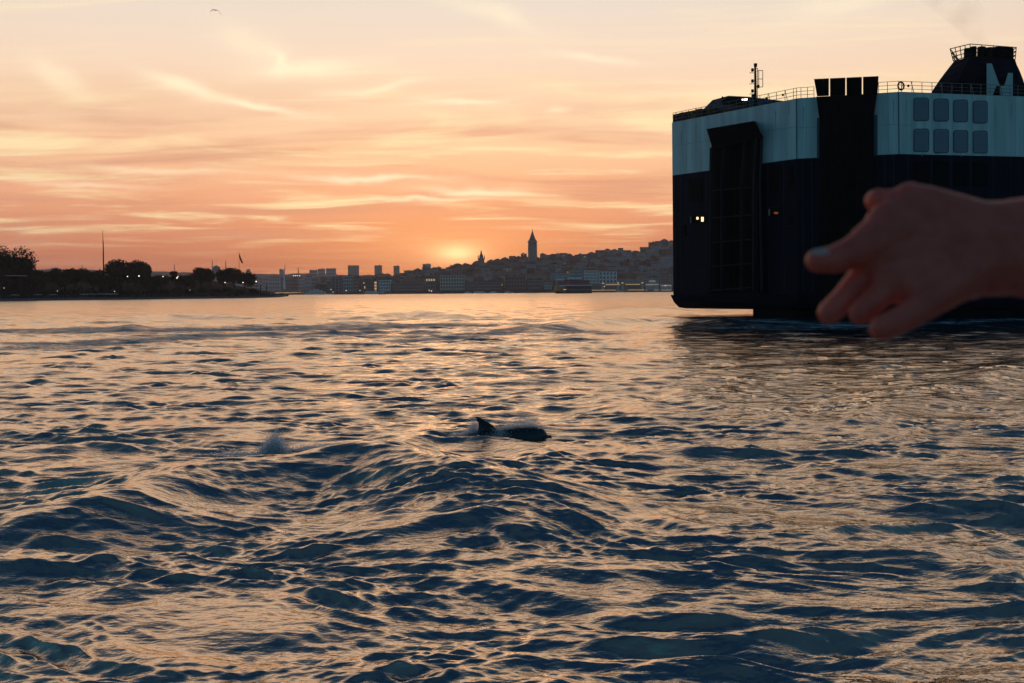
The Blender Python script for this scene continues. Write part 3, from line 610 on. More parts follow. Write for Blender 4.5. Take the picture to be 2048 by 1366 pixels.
# ------------------------------------------------------------------ park headland on the left
SH = [(-260, 604.5), (-100, 603.2), (0, 602.2), (150, 600.3), (300, 598.6), (430, 596.8), (520, 595.6), (560, 594.6), (574, 592.6)]
shore = [G(px, lerp(SH, px)) for px in list(range(-260, 575, 12)) + [574]]
rowsq = []
for k, (off, z) in enumerate(((0, -1.5), (0.3, 1.15), (5, 1.3), (16, 1.6), (17, 2.3), (34, 3.0), (60, 6.0), (100, 14), (150, 16), (260, -2))):
    rowsq.append([Vector((p.x * (1 + off / p.y) - (0 if i < len(shore) - 3 else off * .35), p.y + off, min(z, 1.2 + max(0, len(shore) - 1 - i) * .9))) for i, p in enumerate(shore)])
sheet('headland', rowsq[2:], M_land); q_ = sheet('quay', rowsq[:3], M_quay)
def headD(px, off):
    p = G(px, lerp(SH, px)); return p.y + off
def headZ(off): return lerp([(0, 1.2), (16, 1.6), (17, 2.3), (34, 3.0), (60, 6.0), (100, 14), (150, 16)], off)
TR = [  # px, top y, width px, offset behind the shore, label, kind
    (-70, 512, 120, 70, 'huge dark tree cut off by the left edge of the photo', 0), (8, 500, 100, 60, 'tallest dark tree at the far left of the headland', 0), (40, 517, 60, 75, 'right shoulder of the big tree mass at far left', 0),
    (78, 545, 44, 60, 'low round tree next to the big left trees', 1), (108, 541, 34, 70, 'small round tree poking above the left tree row', 0), (130, 547, 40, 60, 'low tree right of the small round one in the left row', 1), (152, 541, 44, 66, 'bushy tree in the middle of the left row', 0), (187, 545, 46, 60, 'broad low tree just left of the tall mast', 1),
    (242, 521, 68, 60, 'big round tree just right of the tall mast', 0), (272, 527, 56, 74, 'right half of the big round tree pair by the mast', 0), (292, 529, 26, 60, 'feathery tree leaning out right of the big round pair', 2),
    (322, 553, 44, 60, 'low tree behind the left one of two bright lamps', 1), (350, 541, 20, 66, 'narrow tree sticking up right of the low one', 0), (372, 552, 44, 58, 'low tree with the bright double lamp', 1), (403, 536, 42, 62, 'left dark tree of the group before the mosque', 0), (421, 537, 30, 72, 'small tree beside the mosque dome', 0),
    (448, 538, 46, 60, 'tree under the mosque minaret', 0), (468, 535, 50, 70, 'highest tree of the group under the flag', 0), (490, 546, 40, 64, 'rightmost tree of the headland by the last lamp', 0), (220, 556, 50, 45, 'low spreading tree in front of the mast', 1), (20, 548, 60, 40, 'low tree in front of the tallest left tree', 1), (65, 556, 60, 38, 'low dark tree by the pale kiosk roof', 1), (300, 558, 44, 44, 'low tree between the big round pair and the lamps', 1)]
for i, (px, y, w, off, lab, kd) in enumerate(TR):
    w *= 1.14 if px < 310 or px > 480 else 1.02; y -= 2.5 if px < 310 else (-1.5 if 410 < px < 455 else 0)
    D = headD(px, off); z0 = headZ(off); top = P(px, y, D).z; wm_ = w / F * D
    tree('park_tree', lab, Vector((X(px, D), D, z0)), top - z0 + .6, wm_, int(min(7000, 1100 + wm_ * wm_ * 11)), M_leaf[kd], 'trees of the park headland', trunk=.22, lobes=9, leaf=.62, seed=i)
SB = [(i * 25 - 20) for i in range(22)]
for i, px in enumerate(SB):
    off = 34 + (i * 7) % 14; D = headD(px, off); rg = np.random.default_rng(300 + i); n = 420; base_ = Vector((X(px, D), D, headZ(off)))
    d = rg.normal(size=(n, 3)); d /= np.linalg.norm(d, axis=1)[:, None]; d[:, 2] = np.abs(d[:, 2]); wv = rg.uniform(3.0, 5.0); cpt = d * np.array([wv, 2.2, rg.uniform(2.4, 4.4)]) * rg.uniform(.6, 1.1, n)[:, None]
    a1 = rg.normal(size=(n, 3)); a2 = rg.normal(size=(n, 3)); a1 *= .33; a2 *= .25
    V_ = np.stack([cpt - a1, cpt + a2, cpt + a1, cpt - a2], 1).reshape(-1, 3)
    o = npmesh('shrub', V_, np.arange(4 * n).reshape(n, 4), M_leaf[i % 2], smooth=False); o.location = base_
    tag(o, 'dark rounded shrub under the park trees, %s from the left' % ORD[i], 'shrub', 'shrubs under the park trees')
for px, py, off, w_, r in ((255, 553, 30, 'left one in front of the big round tree', .42), (278, 552, 30, 'right one in front of the big round tree', .48), (326, 553, 30, 'right of the big round trees', .36), (354, 556, 30, 'lower half of the bright pair before the low tree', .5), (356, 553, 32, 'upper half of the bright pair before the low tree', .36), (450, 565, 30, 'below the right minaret', .40), (486, 565, 30, 'below the rightmost park tree', .42), (512.5, 563, 24, 'alone in the gap at the right end of the trees', .55), (8, 576, 14, 'low at the far left edge', .22), (115, 582, 12, 'low left of the parked cars', .22), (229, 583, 12, 'low in front of the mast', .24), (380, 580, 12, 'low above the promenade before the mosque', .2)):
    lamp(px, py, headD(px, off), 'lit park lamp, ' + w_, M_lamp, r, 'lit lamps of the park headland', headZ(off))
# tall mast
D = headD(207, 45); b0 = Vector((X(208, D), D, headZ(45))); root = thing('flag_mast', 'very tall thin tapering mast rising above the park trees, leaning slightly left', 'mast', b0)
MB().tube(b0, P(206.6, 505, D), .45, .40, 8).tube(P(206.6, 505, D), P(205.3, 461, D), .33, .10, 8).build('pole', M_black, root)
MB().tube(P(207.1, 503, D), P(206.4, 481, D), .30, .22, 6).build('furled_flag', M_flag, root)
# flag pole with the drooping flag
D = headD(478, 150); b0 = Vector((X(478.3, D), D, 4)); root = thing('flag_pole', 'flag pole with a long drooping dark red flag right of the minarets', 'flag', b0)
MB().tube(b0, P(478.2, 504, D), .28, .12, 6).build('pole', M_stone, root)
fl = MB(); fp = [(478.4, 506), (480.2, 511.5), (482.6, 517), (486.2, 526), (483.6, 526.4), (480.4, 521), (478.6, 515)]
fl.prism([P(a, b_, D) for a, b_ in fp], (0, .25, 0)); fl.build('cloth', M_flag, root)
# terrace at the tip of the headland
D = headD(536, 14); xa, xb = X(503, D), X(541, D); root = thing('terrace_cafe', 'open terrace cafe with pale awnings at the tip of the headland', 'cafe', ((xa + xb) / 2, D, 1.3))
MB().box(xa, xb, D, D + 8, 1.0, 2.6).build('floor', M_quay, root); MB().box(xa + 1, xa + 8.5, D, D + 7, 7.2, 7.5).build('awning', M_boatw, root); MB().box(xa + 3, xb - 1, D + .5, D + 7, 4.6, 4.9).build('awning', mat('awning_cloth', (.3, .28, .24), .8), root)
for i in range(7):
    x = xa + 1 + (xb - xa - 2) * i / 6; MB().tube((x, D + .3, 1.2), (x, D + .3, 7.2 if i < 3 else 4.6), .12).build('post', M_black, root)
for i, (px, y) in enumerate(((521, 570), (533, 569))):
    D2 = headD(px, 8); root = thing('bollard_post', ('left', 'right')[i] + ' of two dark posts standing by the terrace at the headland tip', 'post', (X(px, D2), D2, 1.2)); MB().tube((X(px, D2), D2, 1), P(px, y, D2), .4, .32, 8).build('shaft', M_boatd, root)
# pale kiosk roof at far left
D = headD(18, 36); xa, xb = X(-14, D), X(38, D); root = thing('park_kiosk', 'low kiosk with a pale pinkish roof edge under the far left trees', 'kiosk', ((xa + xb) / 2, D, 2.8))
z1 = P(15, 549, D).z; MB().box(xa, xb, D, D + 8, 2.5, z1 - 1).build('wall', M_black, root); MB().box(xa - .6, xb + .6, D - .8, D + 9, z1 - 1, z1 - .45).build('roof', wallmat('pinkish'), root)
# parked cars
def car(px, py, off, lab, m, ang=0.0):
    D = headD(px, off); x = X(px, D); z0 = headZ(off); root = thing('parked_car', lab, 'car', (0, 0, 0), 'cars parked in the park')
    b_ = MB().prism([(-2.1, -.85, .35), (2.1, -.85, .35), (2.15, -.85, .8), (1.2, -.85, .95), (-1.9, -.85, .98), (-2.15, -.85, .75)], (0, 1.7, 0)).build('body', m, root)
    MB().prism([(-1.7, -.75, .97), (.95, -.75, .95), (.4, -.75, 1.45), (-1.2, -.75, 1.48)], (0, 1.5, 0)).build('windows', M_glass, root)
    for sx in (-1.35, 1.35):
        for sy in (-.87, .72): MB().tube((sx, sy, .32), (sx, sy + .16, .32), .33, None, 10).build('wheel', M_black, root)
    root.location = (x, D, z0); root.rotation_euler[2] = ang
cw = mat('car_white', (.5, .52, .52), .4); cs = mat('car_silver', (.3, .32, .34), .35)
for px, off, w_, m in ((168, 26, 'white car parked left of the mast, leftmost of the row', cw), (183, 28, 'pale car parked second in the row left of the mast', cs), (199, 27, 'silver car parked just left of the mast', cs), (214, 28, 'white car parked just right of the mast', cw), (229, 27, 'pale car parked under the big round tree', cw), (30, 24, 'pale car parked at the far left under the trees', cs), (76, 26, 'pale car parked below the low tree by the kiosk', cs), (107, 25, 'silver car between the left trees and the first row', cs)): car(px, 0, off, w_, m, random.uniform(-.5, .5))
# strollers on the promenade: a far crowd
mb = MB(); rp = random.Random(4)
for i in range(150):
    px = rp.choice([rp.uniform(430, 568), rp.uniform(0, 568)]); off = rp.uniform(2, 12); D = headD(px, off); x = X(px, D); z0 = headZ(off) + .0; h = rp.uniform(1.55, 1.85)
    mb.tube((x - .1, D, z0), (x - .12, D, z0 + h * .5), .09, .12, 5).tube((x + .12, D, z0), (x + .1, D, z0 + h * .5), .09, .12, 5).tube((x, D, z0 + h * .48), (x, D, z0 + h * .84), .2, .24, 6).ball((x, D, z0 + h * .93), .12, 6)
crowd = mb.build('crowd', mat('far_clothes', (.10, .10, .11), .9, var=.8, vscale=.9)); tag(crowd, 'tiny crowd strolling along the promenade of the headland', 'crowd', kind='stuff')

# ------------------------------------------------------------------ boats
def hullpoly(L, B, bow=.3, n=7):
    pts = []
    for i in range(n + 1):
        q = i / n; pts.append((-L / 2 + L * (1 - bow) * q * 1.0, -B / 2) if False else None)
    s_ = [(-L / 2, -B * .42), (-L * .3, -B / 2), (L * .15, -B / 2), (L * .33, -B * .36), (L / 2, 0), (L * .33, B * .36), (L * .15, B / 2), (-L * .3, B / 2), (-L / 2, B * .42)]
    return s_
def boat(name, lab, px, D, L, B, h, decks, m, hm, flip=False, mast=0, group='small boats near the far quay', win=True):
    x = X(px, D); root = thing(name, lab, 'boat', (x, D, 0), group); s = -1 if flip else 1
    pl = hullpoly(L, B); top = [(x + s * a * 1.0, D + b_, h) for a, b_ in pl]; bot = [(x + s * a * .93, D + b_ * .8, -.6) for a, b_ in pl]; n = len(pl)
    MB().add(bot + top, [(i, (i + 1) % n, n + (i + 1) % n, n + i) for i in range(n)] + [tuple(range(n)), tuple(range(n, 2 * n))]).build('hull', hm, root)
    z = h
    for (a0, a1, dh, b_) in decks:
        MB().prism([(x + s * L * a0, D - B * b_ / 2, z), (x + s * L * a1, D - B * b_ / 2, z), (x + s * (L * a1 - dh * .4), D - B * b_ / 2, z + dh), (x + s * L * a0, D - B * b_ / 2, z + dh)], (0, B * b_, 0)).build('cabin', m, root)
        if win:
            wb = MB(); k = max(2, int(L * (a1 - a0) / 2.2))
            for i in range(k):
                xx = x + s * L * (a0 + (a1 - a0) * (i + .5) / k * .92); wb.box(xx - .6, xx + .6, D - B * b_ / 2 - .06, D - B * b_ / 2 - .01, z + dh * .35, z + dh * .78)
            tag(wb.build('windows', M_glass, root), kind='stuff')
        z += dh
    if mast: MB().tube((x, D, z), (x, D, z + mast), .14, .07, 5).build('mast', M_black, root)
boat('passenger_ship', 'low white passenger ship with arched superstructure moored at the left of the far shore', 632, 2150, 46, 9, 2.4, [(-.42, .40, 3.0, .9), (-.28, .26, 2.6, .8), (-.10, .12, 1.8, .6)], M_boatw, M_boatw, mast=3)
boat('motor_boat', 'small pale passenger boat with awning off the left quay', 764, 1750, 12, 4, 1.5, [(-.4, .3, 2.0, .8), (-.2, .15, 1.6, .6)], M_boatw, mat('boat_green', (.06, .12, .11), .6), mast=3)
boat('tour_boat', 'white two deck tour boat moored left of the small pale boat', 744, 2180, 32, 7, 1.6, [(-.45, .42, 2.4, .8), (-.4, .3, 2.2, .8)], M_boatw, M_boatw)
boat('fishing_boat', 'dark small fishing boat below the glowing strip building', 879, 1900, 14, 4, 1.4, [(-.2, .1, 1.8, .6)], M_boatd, M_boatd, mast=4)
boat('motor_yacht', 'white motor yacht moored left of the long hall, leftmost of the moored white ones', 936, 2190, 15, 5, 1.8, [(-.3, .2, 1.8, .7)], M_boatw, M_boatw)
boat('tour_boat', 'long low white boat moored in front of the long hall', 960, 2190, 26, 6, 1.6, [(-.45, .3, 2.4, .8)], M_boatw, M_boatw)
boat('motor_yacht', 'white boat moored at the right end of the long hall', 986, 2190, 18, 5, 1.7, [(-.3, .25, 2.2, .7)], M_boatw, M_boatw, flip=True)
boat('motor_yacht', 'white yacht moored left of the quay below the conical tower', 1018, 2190, 18, 5, 1.8, [(-.35, .1, 1.9, .7)], M_boatw, M_boatw, mast=3)
boat('motor_boat', 'tiny dark boat at the tip of the headland', 566, 1100, 11, 4, 1.6, [(-.3, .2, 1.7, .7)], M_boatd, M_boatd)
boat('motor_yacht', 'grey boat moored in front of the glass roofed pavilion', 1304, 2170, 22, 6, 2.2, [(-.4, .2, 2.4, .8)], mat('boat_grey', (.2, .24, .25), .6), M_boatd)
boat('motor_boat', 'small white boat moored below the lit pier hall', 1239, 2190, 14, 5, 1.5, [(-.3, .2, 2.2, .8)], M_boatw, M_boatw)
boat('motor_boat', 'low white boat moored right of the low passenger ship', 662, 2170, 14, 4, 1.3, [(-.3, .2, 1.8, .7)], M_boatw, M_boatw)
def ferry():
    D = 1480; xa, xb = X(1108, D), X(1183.5, D); L = xb - xa; x = (xa + xb) / 2; root = thing('car_ferry', 'dark car ferry with orange bow gate and red upper deck before white buildings', 'ferry', (x, D, 0)); B = 12
    pl = [(xa + 1.2, 0), (xa + 6, -B * .45), (xa + 12, -B / 2), (xb - 4, -B / 2), (xb, -B * .3), (xb, B * .3), (xb - 4, B / 2), (xa + 12, B / 2), (xa + 6, B * .45)]
    n = len(pl); bot = [(a + (1.5 if a < x else -.3), D + b_ * .85, -.8) for a, b_ in pl]; top = [(a - (.8 if a < xa + 7 else 0), D + b_, 2.0 if a > xa + 7 else 2.9) for a, b_ in pl]
    MB().add(bot + top, [(i, (i + 1) % n, n + (i + 1) % n, n + i) for i in range(n)] + [tuple(range(n)), tuple(range(n, 2 * n))]).build('hull', M_boatd, root)
    def zb(py): return P(1145, py, D).z
    MB().prism([(xa + .6, D - 5, 2.6), (xa + 8, D - 5, 2.4), (xa + 8, D - 5, zb(574)), (xa + 3.0, D - 5, zb(571)), (xa + 1.2, D - 5, zb(576))], (0, 10, 0)).build('bow_gate', M_orange, root)
    MB().box(xa + 8.02, xa + 15, D - 5.8, D + 5.8, 2.1, zb(576)).build('bow_house', mat('ferry_orange_dark', (.5, .15, .03), .7), root)
    MB().box(xa + 15.02, xb - .5, D - 5.6, D + 5.6, 2.05, zb(571.5)).build('car_deck_wall', M_boatd, root)
    wb = MB()
    for i in range(11): wb.box(xa + 16.5 + i * 2.9, xa + 17.9 + i * 2.9, D - 5.72, D - 5.63, 4.0, 5.6)
    tag(wb.build('windows', mat('ferry_window', (.2, .3, .32), .3), root), kind='stuff')
    MB().box(xa + 8, xb, D - 6.2, D + 6.2, zb(571.8), zb(569.9)).build('promenade_deck', M_boatw, root)
    MB().box(xa + 4.5, xa + 24, D - 4.6, D + 4.6, zb(569.9), zb(562)).build('saloon', M_red, root)
    MB().box(xa + 24.02, xb - 3, D - 4.6, D + 4.6, zb(569.9), zb(560.5)).build('saloon', mat('ferry_red_dark', (.4, .04, .04), .6), root)
    for i in range(9): MB().box(xa + 6 + i * 4.3, xa + 8.4 + i * 4.3, D - 4.75, D - 4.64, zb(569), zb(566)).build('window', mat('ferry_blue_glass', (.05, .10, .2), .3), root)
    MB().box(xa + 2.4, xa + 12.5, D - 4.0, D + 4.0, zb(560.2), zb(556.8)).build('awning', mat('ferry_blue_white', (.55, .78, .9), .6), root)
    MB().box(xa + 18, xb - 13, D - 4.4, D + 4.4, zb(558.6), zb(555)).build('awning', mat('ferry_blue_white', (.55, .78, .9), .6), root)
    for xx in (xa + 3, xa + 12, xa + 18.5, xa + 25, xb - 14): MB().tube((xx, D - 3.8, zb(564)), (xx, D - 3.8, zb(557)), .2).build('post', M_boatw, root)
    MB().box(xa + 13, xa + 30, D - 3, D + 3, zb(563.5), zb(559)).build('bridge_house', mat('ferry_blue_dark', (.03, .05, .09), .6), root)
    MB().tube((x + 3, D, zb(560)), (x + 3, D, zb(541)), .45, .18, 6).build('mast', M_black, root)
    MB().tube((x - 4, D, zb(560)), (x - 4, D, zb(552)), .8, .7, 8).build('funnel', M_orange, root)
    MB().box(xa + 12, xa + 15.5, D - 6.1, D - 5.85, 4.6, 5.4).build('cabin_light', M_strip, root)
ferry()

# ------------------------------------------------------------------ the big ro-ro ship
TOPY = [(1344, 245), (1593, 197), (1797, 184), (2048, 193)]
Dc = -CAMH / unroll(1797, 635)[1]; HT_ = unroll(1797, 184)[1] * Dc
SP = []
for px, py in TOPY:
    u, v = unroll(px, py); Dd = HT_ / v; SP.append(Vector((u * Dd, Dd, 0)))
ZT = CAMH + HT_; ZW = CAMH + unroll(1797, 308)[1] * SP[2].y
sd = (SP[3] - SP[2]).normalized(); SP += [SP[3] + Vector((16, 4.0, 0)), SP[3] + Vector((34, 12.5, 0)), SP[3] + Vector((120, 62, 0)), SP[3] + Vector((150, 88, 0)), SP[0] + Vector((120, 62, 0))]
cen = sum(SP, Vector()) / len(SP)
ship = thing('cargo_ship', 'huge ferry-like cargo ship seen from its stern, white above navy, with black folded ramps', 'ship', (SP[1].x, SP[1].y, 0))
def fac(i):
    a, b_ = SP[i], SP[i + 1]; u = (b_ - a).normalized(); n = Vector((u.y, -u.x, 0)); return a, u, n
def onf(i, px, py, out=0.0):
    a, u, n = fac(i); a = a + n * out; uu, vv = unroll(px, py); d = Vector((uu, 1, vv)); o = Vector((0, 0, CAMH))
    t_ = (a - o).dot(n) / d.dot(n); return o + d * t_
def plate(mb, i, pts, o0, o1, ref=0.0):
    n = fac(i)[2]; p = [onf(i, x, y, ref) for x, y in pts]; mb.prism(p, n * (o1 - o0), n * (o0 - ref)); return mb
def rect(x0, y0, x1, y1): return [(x0, y0), (x1, y0), (x1, y1), (x0, y1)]
def hullring(z, inset=0.0): return [Vector((p.x + (cen.x - p.x) / (cen - p).length * inset, p.y + (cen.y - p.y) / (cen - p).length * inset, z)) for p in SP]
nS = len(SP)
def loft(rings, caps=(True, True)):
    mb = MB(); n = len(rings[0])
    for r in rings: mb.v += [tuple(p) for p in r]
    for k in range(len(rings) - 1): mb.f += [(k * n + i, k * n + (i + 1) % n, (k + 1) * n + (i + 1) % n, (k + 1) * n + i) for i in range(n)]
    if caps[0]: mb.f.append(tuple(range(n))[::-1])
    if caps[1]: mb.f.append(tuple(range((len(rings) - 1) * n, len(rings) * n)))
    return mb
zk = CAMH + unroll(1338, 590)[1] * SP[0].y; zb_ = CAMH + unroll(1400, 618)[1] * SP[0].y * .97
upper = loft([hullring(ZW), hullring(ZT)]).build('upper_hull', M_white, ship)
loft([hullring(zk, 0.0), hullring(ZW - .002, 0.0)]).build('lower_hull', M_navy, ship)
loft([hullring(zb_, 1.6), hullring(zb_ + .15, .7), hullring(zb_ + .8, .05), hullring(zk - .01, -.35), hullring(zk, -.35)]).build('sponson', M_navy, ship)
# underwater body: runs in under the overhanging stern
uw = [Vector(p) for p in hullring(0)]
q0 = SP[0] + (SP[8] - SP[0]) * .12; k0 = SP[0].lerp(SP[1], .62) + Vector((.8, .6, 0)); q0 = SP[0].lerp(SP[1], .55) + Vector((14, 9, 0)); k1 = SP[1] + Vector((.2, 1.8, 0)); ringb = [q0, k0, k1, SP[2] + Vector((.3, 1.2, 0)), SP[3] + Vector((0, .8, 0)), SP[4], SP[5], SP[6], SP[7], SP[8]]
loft([[Vector((p.x, p.y, -3)) for p in ringb], [Vector((p.x, p.y, zb_ + .4)) for p in ringb]]).build('underwater_hull', M_black, ship)
loft([[p + Vector((0, 0, .02)) for p in hullring(ZT, .25)], [p + Vector((0, 0, .05)) for p in hullring(ZT, .25)]]).build('deck', M_deck, ship)
# seams on the white plating
sm = MB()
for i, pts in ((0, [(1350, 292), (1590, 254)]), (1, [(1596, 256), (1640, 254)]), (1, [(1757, 250), (1795, 249)]), (2, [(1800, 250), (1826, 250.5)])):
    a = onf(i, *pts[0]); b_ = onf(i, *pts[1]); sm.prism([a, b_, b_ + Vector((0, 0, .035)), a + Vector((0, 0, .035))], fac(i)[2] * .02)
sm.build('plate_seam', mat('seam', (.35, .38, .38), .6), ship)
MB().tube(SP[1] + Vector((-.02, -.02, ZW)), SP[1] + Vector((-.02, -.02, ZT)), .05).build('corner_seam', M_ventd, ship)
MB().tube(SP[2] + Vector((0, -.02, ZW)), SP[2] + Vector((0, -.02, ZT)), .05).build('corner_seam', M_ventd, ship)
# stern ramp on the transom
hood = MB(); n0 = fac(0)[2]
ha = [onf(0, 1427, 297), onf(0, 1526, 274), onf(0, 1511, 243), onf(0, 1424, 258)]
hb = [onf(0, 1425, 297, 1.2), onf(0, 1527, 273, 1.2), onf(0, 1507, 242, 2.2), onf(0, 1413, 258, 2.2)]
hood.add(ha + hb, [(0, 1, 2, 3), (4, 5, 6, 7), (0, 1, 5, 4), (1, 2, 6, 5), (2, 3, 7, 6), (3, 0, 4, 7)]); hood.build('ramp_hood', M_black, ship)
mb = MB(); plate(mb, 0, [(1424, 296), (1522, 274), (1526, 585), (1418, 585)], -.02, .35); mb.build('stern_ramp', M_black, ship)
for xs in ((1425, 1422, 1419), (1448, 1443, 1443), (1490, 1483, 1483), (1513, 1508, 1507), (1524, 1520, 1524)):
    b_ = MB(); pr = [onf(0, xs[0], 292 - (xs[0] - 1425) * .2, .9), onf(0, xs[1], 372, .9), onf(0, xs[2], 582, .9)]
    b_.tube(pr[0], pr[1], .16, None, 4).tube(pr[1], pr[2], .16, None, 4); b_.build('ramp_girder', M_beam, ship)
for y in (378, 433, 482, 530, 578):
    MB().tube(onf(0, 1421, y + 3, .8), onf(0, 1508, y - 4, .8), .10, None, 4).build('ramp_crossbeam', M_beam, ship)
for xx in (1432, 1437, 1454, 1460, 1466, 1472, 1478, 1495, 1501): MB().tube(onf(0, xx, 296 - (xx - 1425) * .2, .5), onf(0, xx, 580, .5), .07, None, 4).build('ramp_stiffener', mat('ramp_stiffener_steel', (.010, .010, .012), .8, spec=.05), ship)
mb = MB(); plate(mb, 0, rect(1514, 281, 1527, 585), .36, .9); mb.build('ramp_side_frame', M_black, ship)
for i, xs_, y0f, y1f in ((0, (1372, 1400), 1, 0), (0, (1545, 1570), 1, 0), (1, (1612,), 1, 0), (1, (1776,), 1, 0), (2, (1865, 1905, 1944, 1990, 2030), 1, 0)):
    for px in xs_:
        a = onf(i, px, 250); MB().prism([Vector((a.x, a.y, ZW)), Vector((a.x, a.y, ZW)) + fac(i)[1] * .05, Vector((a.x, a.y, ZT - .1)) + fac(i)[1] * .05, Vector((a.x, a.y, ZT - .1))], fac(i)[2] * .012).build('plate_seam', mat('seam_light', (.45, .49, .49), .6), ship)
for i, px, y, ln in ((0, 1362, 262, 26), (0, 1391, 250, 34), (0, 1550, 222, 30), (1, 1606, 214, 40), (1, 1786, 200, 50), (2, 1812, 200, 30), (2, 1843, 305, 8), (2, 1921, 306, 8), (2, 1990, 214, 44), (2, 2022, 208, 30), (0, 1577, 206, 24)):
    mb = MB(); plate(mb, i, [(px, y), (px + 2.0, y), (px + 1.4, y + ln), (px + .7, y + ln)], .001, .008); mb.build('rust_streak', mat('stain', (.46, .42, .36), .8), ship)
for i, xs_ in ((0, (1348, 1360, 1410, 1534, 1566)), (1, (1604, 1622, 1768, 1786)), (2, (1815, 1862, 1902, 1940, 1985, 2020))):
    for px in xs_:
        a = onf(i, px, 250); MB().prism([Vector((a.x, a.y, zk + .3)), Vector((a.x, a.y, zk + .3)) + fac(i)[1] * .06, Vector((a.x, a.y, ZW - .05)) + fac(i)[1] * .06, Vector((a.x, a.y, ZW - .05))], fac(i)[2] * .012).build('plate_seam', mat('seam_dark', (.016, .018, .03), .7), ship)
# openings in the dark hull
for i, (a, b_, c_, d_) in ((0, (1378, 357, 1406, 405)), (0, (1365, 450, 1372, 467)), (0, (1575, 332, 1587, 382)), (0, (1578, 430, 1586, 450)), (2, (1868, 322, 1896, 372)), (2, (1906, 323, 1936, 373)), (2, (1946, 324, 1976, 374)), (2, (1826, 322, 1858, 371)), (0, (1540, 330, 1560, 385))):
    mb = MB(); plate(mb, i, rect(a, b_, c_, d_), .0, .06); mb.build('hull_hatch', M_black, ship)
for (a, b_, c_, d_), li in (((1380, 431, 1413, 446), [(1394, 434, 1397.5, 439, M_lit), (1403.5, 434, 1407.8, 443, M_lit)]), ((1537, 415, 1563, 431), [(1538, 418, 1541, 431, mat('dim_panel', (.25, .22, .25), .6)), (1549, 424, 1557, 428, mat('dim_light', (.3, .1, .04), .6, emit=(.6, .15, .03), estr=.25))])):
    mb = MB(); plate(mb, 0, rect(a, b_, c_, d_), .0, .05); op = mb.build('mooring_opening', M_black, ship)
    mb = MB(); plate(mb, 0, rect(a - 1, b_ - 1, c_ + 1, b_), .0, .22); mb.build('opening_lip', M_beam, op, org=ship.location)
    for x0_, y0_, x1_, y1_, m in li:
        mb = MB(); plate(mb, 0, rect(x0_, y0_, x1_, y1_), .052, .09); mb.build('opening_light', m, op, org=ship.location)
mb = MB(); plate(mb, 0, rect(1381.5, 433, 1383.5, 446), .052, .1); mb.build('opening_post', mat('dim_panel', (.25, .22, .25), .6), ship)
for (a, b_, c_) in ((1363, 468, 1375), (1572, 452, 1590)):
    mb = MB(); plate(mb, 0, rect(a, b_, c_, b_ + 1.4), 0, .4); mb.build('hatch_ledge', M_beam, ship)
# quarter ramp
mb = MB(); plate(mb, 1, [(1634, 196), (1754, 191), (1748, 232), (1748, 622), (1640, 622), (1640, 240)], 0, .9); mb.build('quarter_ramp', M_black, ship)
gaps = [(1628, 1657.5), (1660, 1690.5), (1693, 1723.5), (1726, 1757)]
for k, (a, b_) in enumerate(gaps):
    ya, yb = 158 - (a - 1628) * .045, 158 - (b_ - 1628) * .045; i0 = (1634 if k == 0 else a, 192 - k * .6); i1 = (1755 if k == 3 else b_, 191 - k * .8)
    p0, p1 = onf(1, *i0, .55), onf(1, *i1, .55); t0, t1 = onf(1, a, ya, 1.6), onf(1, b_, yb, 1.6); n1_ = fac(1)[2] * .25
    MB().add([p0, p1, t1, t0, p0 - n1_, p1 - n1_, t1 - n1_, t0 - n1_], [(0, 1, 2, 3), (7, 6, 5, 4), (0, 4, 5, 1), (1, 5, 6, 2), (2, 6, 7, 3), (3, 7, 4, 0)]).build('ramp_flap', M_black, ship)
for xx in (1652, 1672, 1693, 1714, 1735): MB().tube(onf(1, xx, 215, 1.05), onf(1, xx, 618, 1.05), .10, None, 4).build('ramp_girder', mat('ramp_stiffener_steel', (.01, .01, .01), .6), ship)
for y in (300, 380, 460, 540): MB().tube(onf(1, 1642, y, 1.0), onf(1, 1747, y - 2, 1.0), .07, None, 4).build('ramp_crossbeam', mat('ramp_stiffener_steel', (.01, .01, .01), .6), ship)
for a, b_, y0_, y1_ in ((1634, 1640, 236, 316), (1748, 1755, 230, 311)):
    mb = MB(); plate(mb, 1, rect(a, y0_, b_, y1_), 0, .12); mb.build('ramp_recess', mat('recess_grey', (.10, .13, .16), .7), ship)
mb = MB(); plate(mb, 1, [(1622, 196), (1636, 195), (1641, 232), (1638, 234)], 0, .12)
# louvred vents, two rows of four
for r_i, ys in enumerate((((196, 241), (198, 242), (200, 243.5), (202, 246)), ((258, 303), (259, 305), (261, 304.5), (262, 306)))):
    for (a, b_), (y0_, y1_) in zip(((1828, 1857.5), (1868, 1897), (1907.5, 1935.5), (1946.5, 1974.5)), ys):
        k = 4.0; ring = [(a + k, y0_), (b_ - k, y0_), (b_ - 1.2, y0_ + 1.2), (b_, y0_ + k), (b_, y1_ - k), (b_ - 1.2, y1_ - 1.2), (b_ - k, y1_), (a + k, y1_), (a + 1.2, y1_ - 1.2), (a, y1_ - k), (a, y0_ + k), (a + 1.2, y0_ + 1.2)]
        mb = MB(); plate(mb, 2, ring, 0, .05); vt = mb.build('louvre_vent', M_vent, ship)
        fr = MB(); pts = [onf(2, x, y, .05) for x, y in ring]
        for p, q in zip(pts, pts[1:] + pts[:1]): fr.tube(p, q, .045, None, 4)
        fr.build('frame', M_ventd, vt, org=ship.location)
        sl = MB(); y = y0_ + 3
        while y < y1_ - 2:
            mbp = plate(sl, 2, [(a + 1.5, y), (b_ - 1.5, y), (b_ - 1.5, y + 1.1), (a + 1.5, y + 1.1)], .055, .12); y += 2.6
        tag(sl.build('slats', M_vent, vt, org=ship.location), kind='stuff')
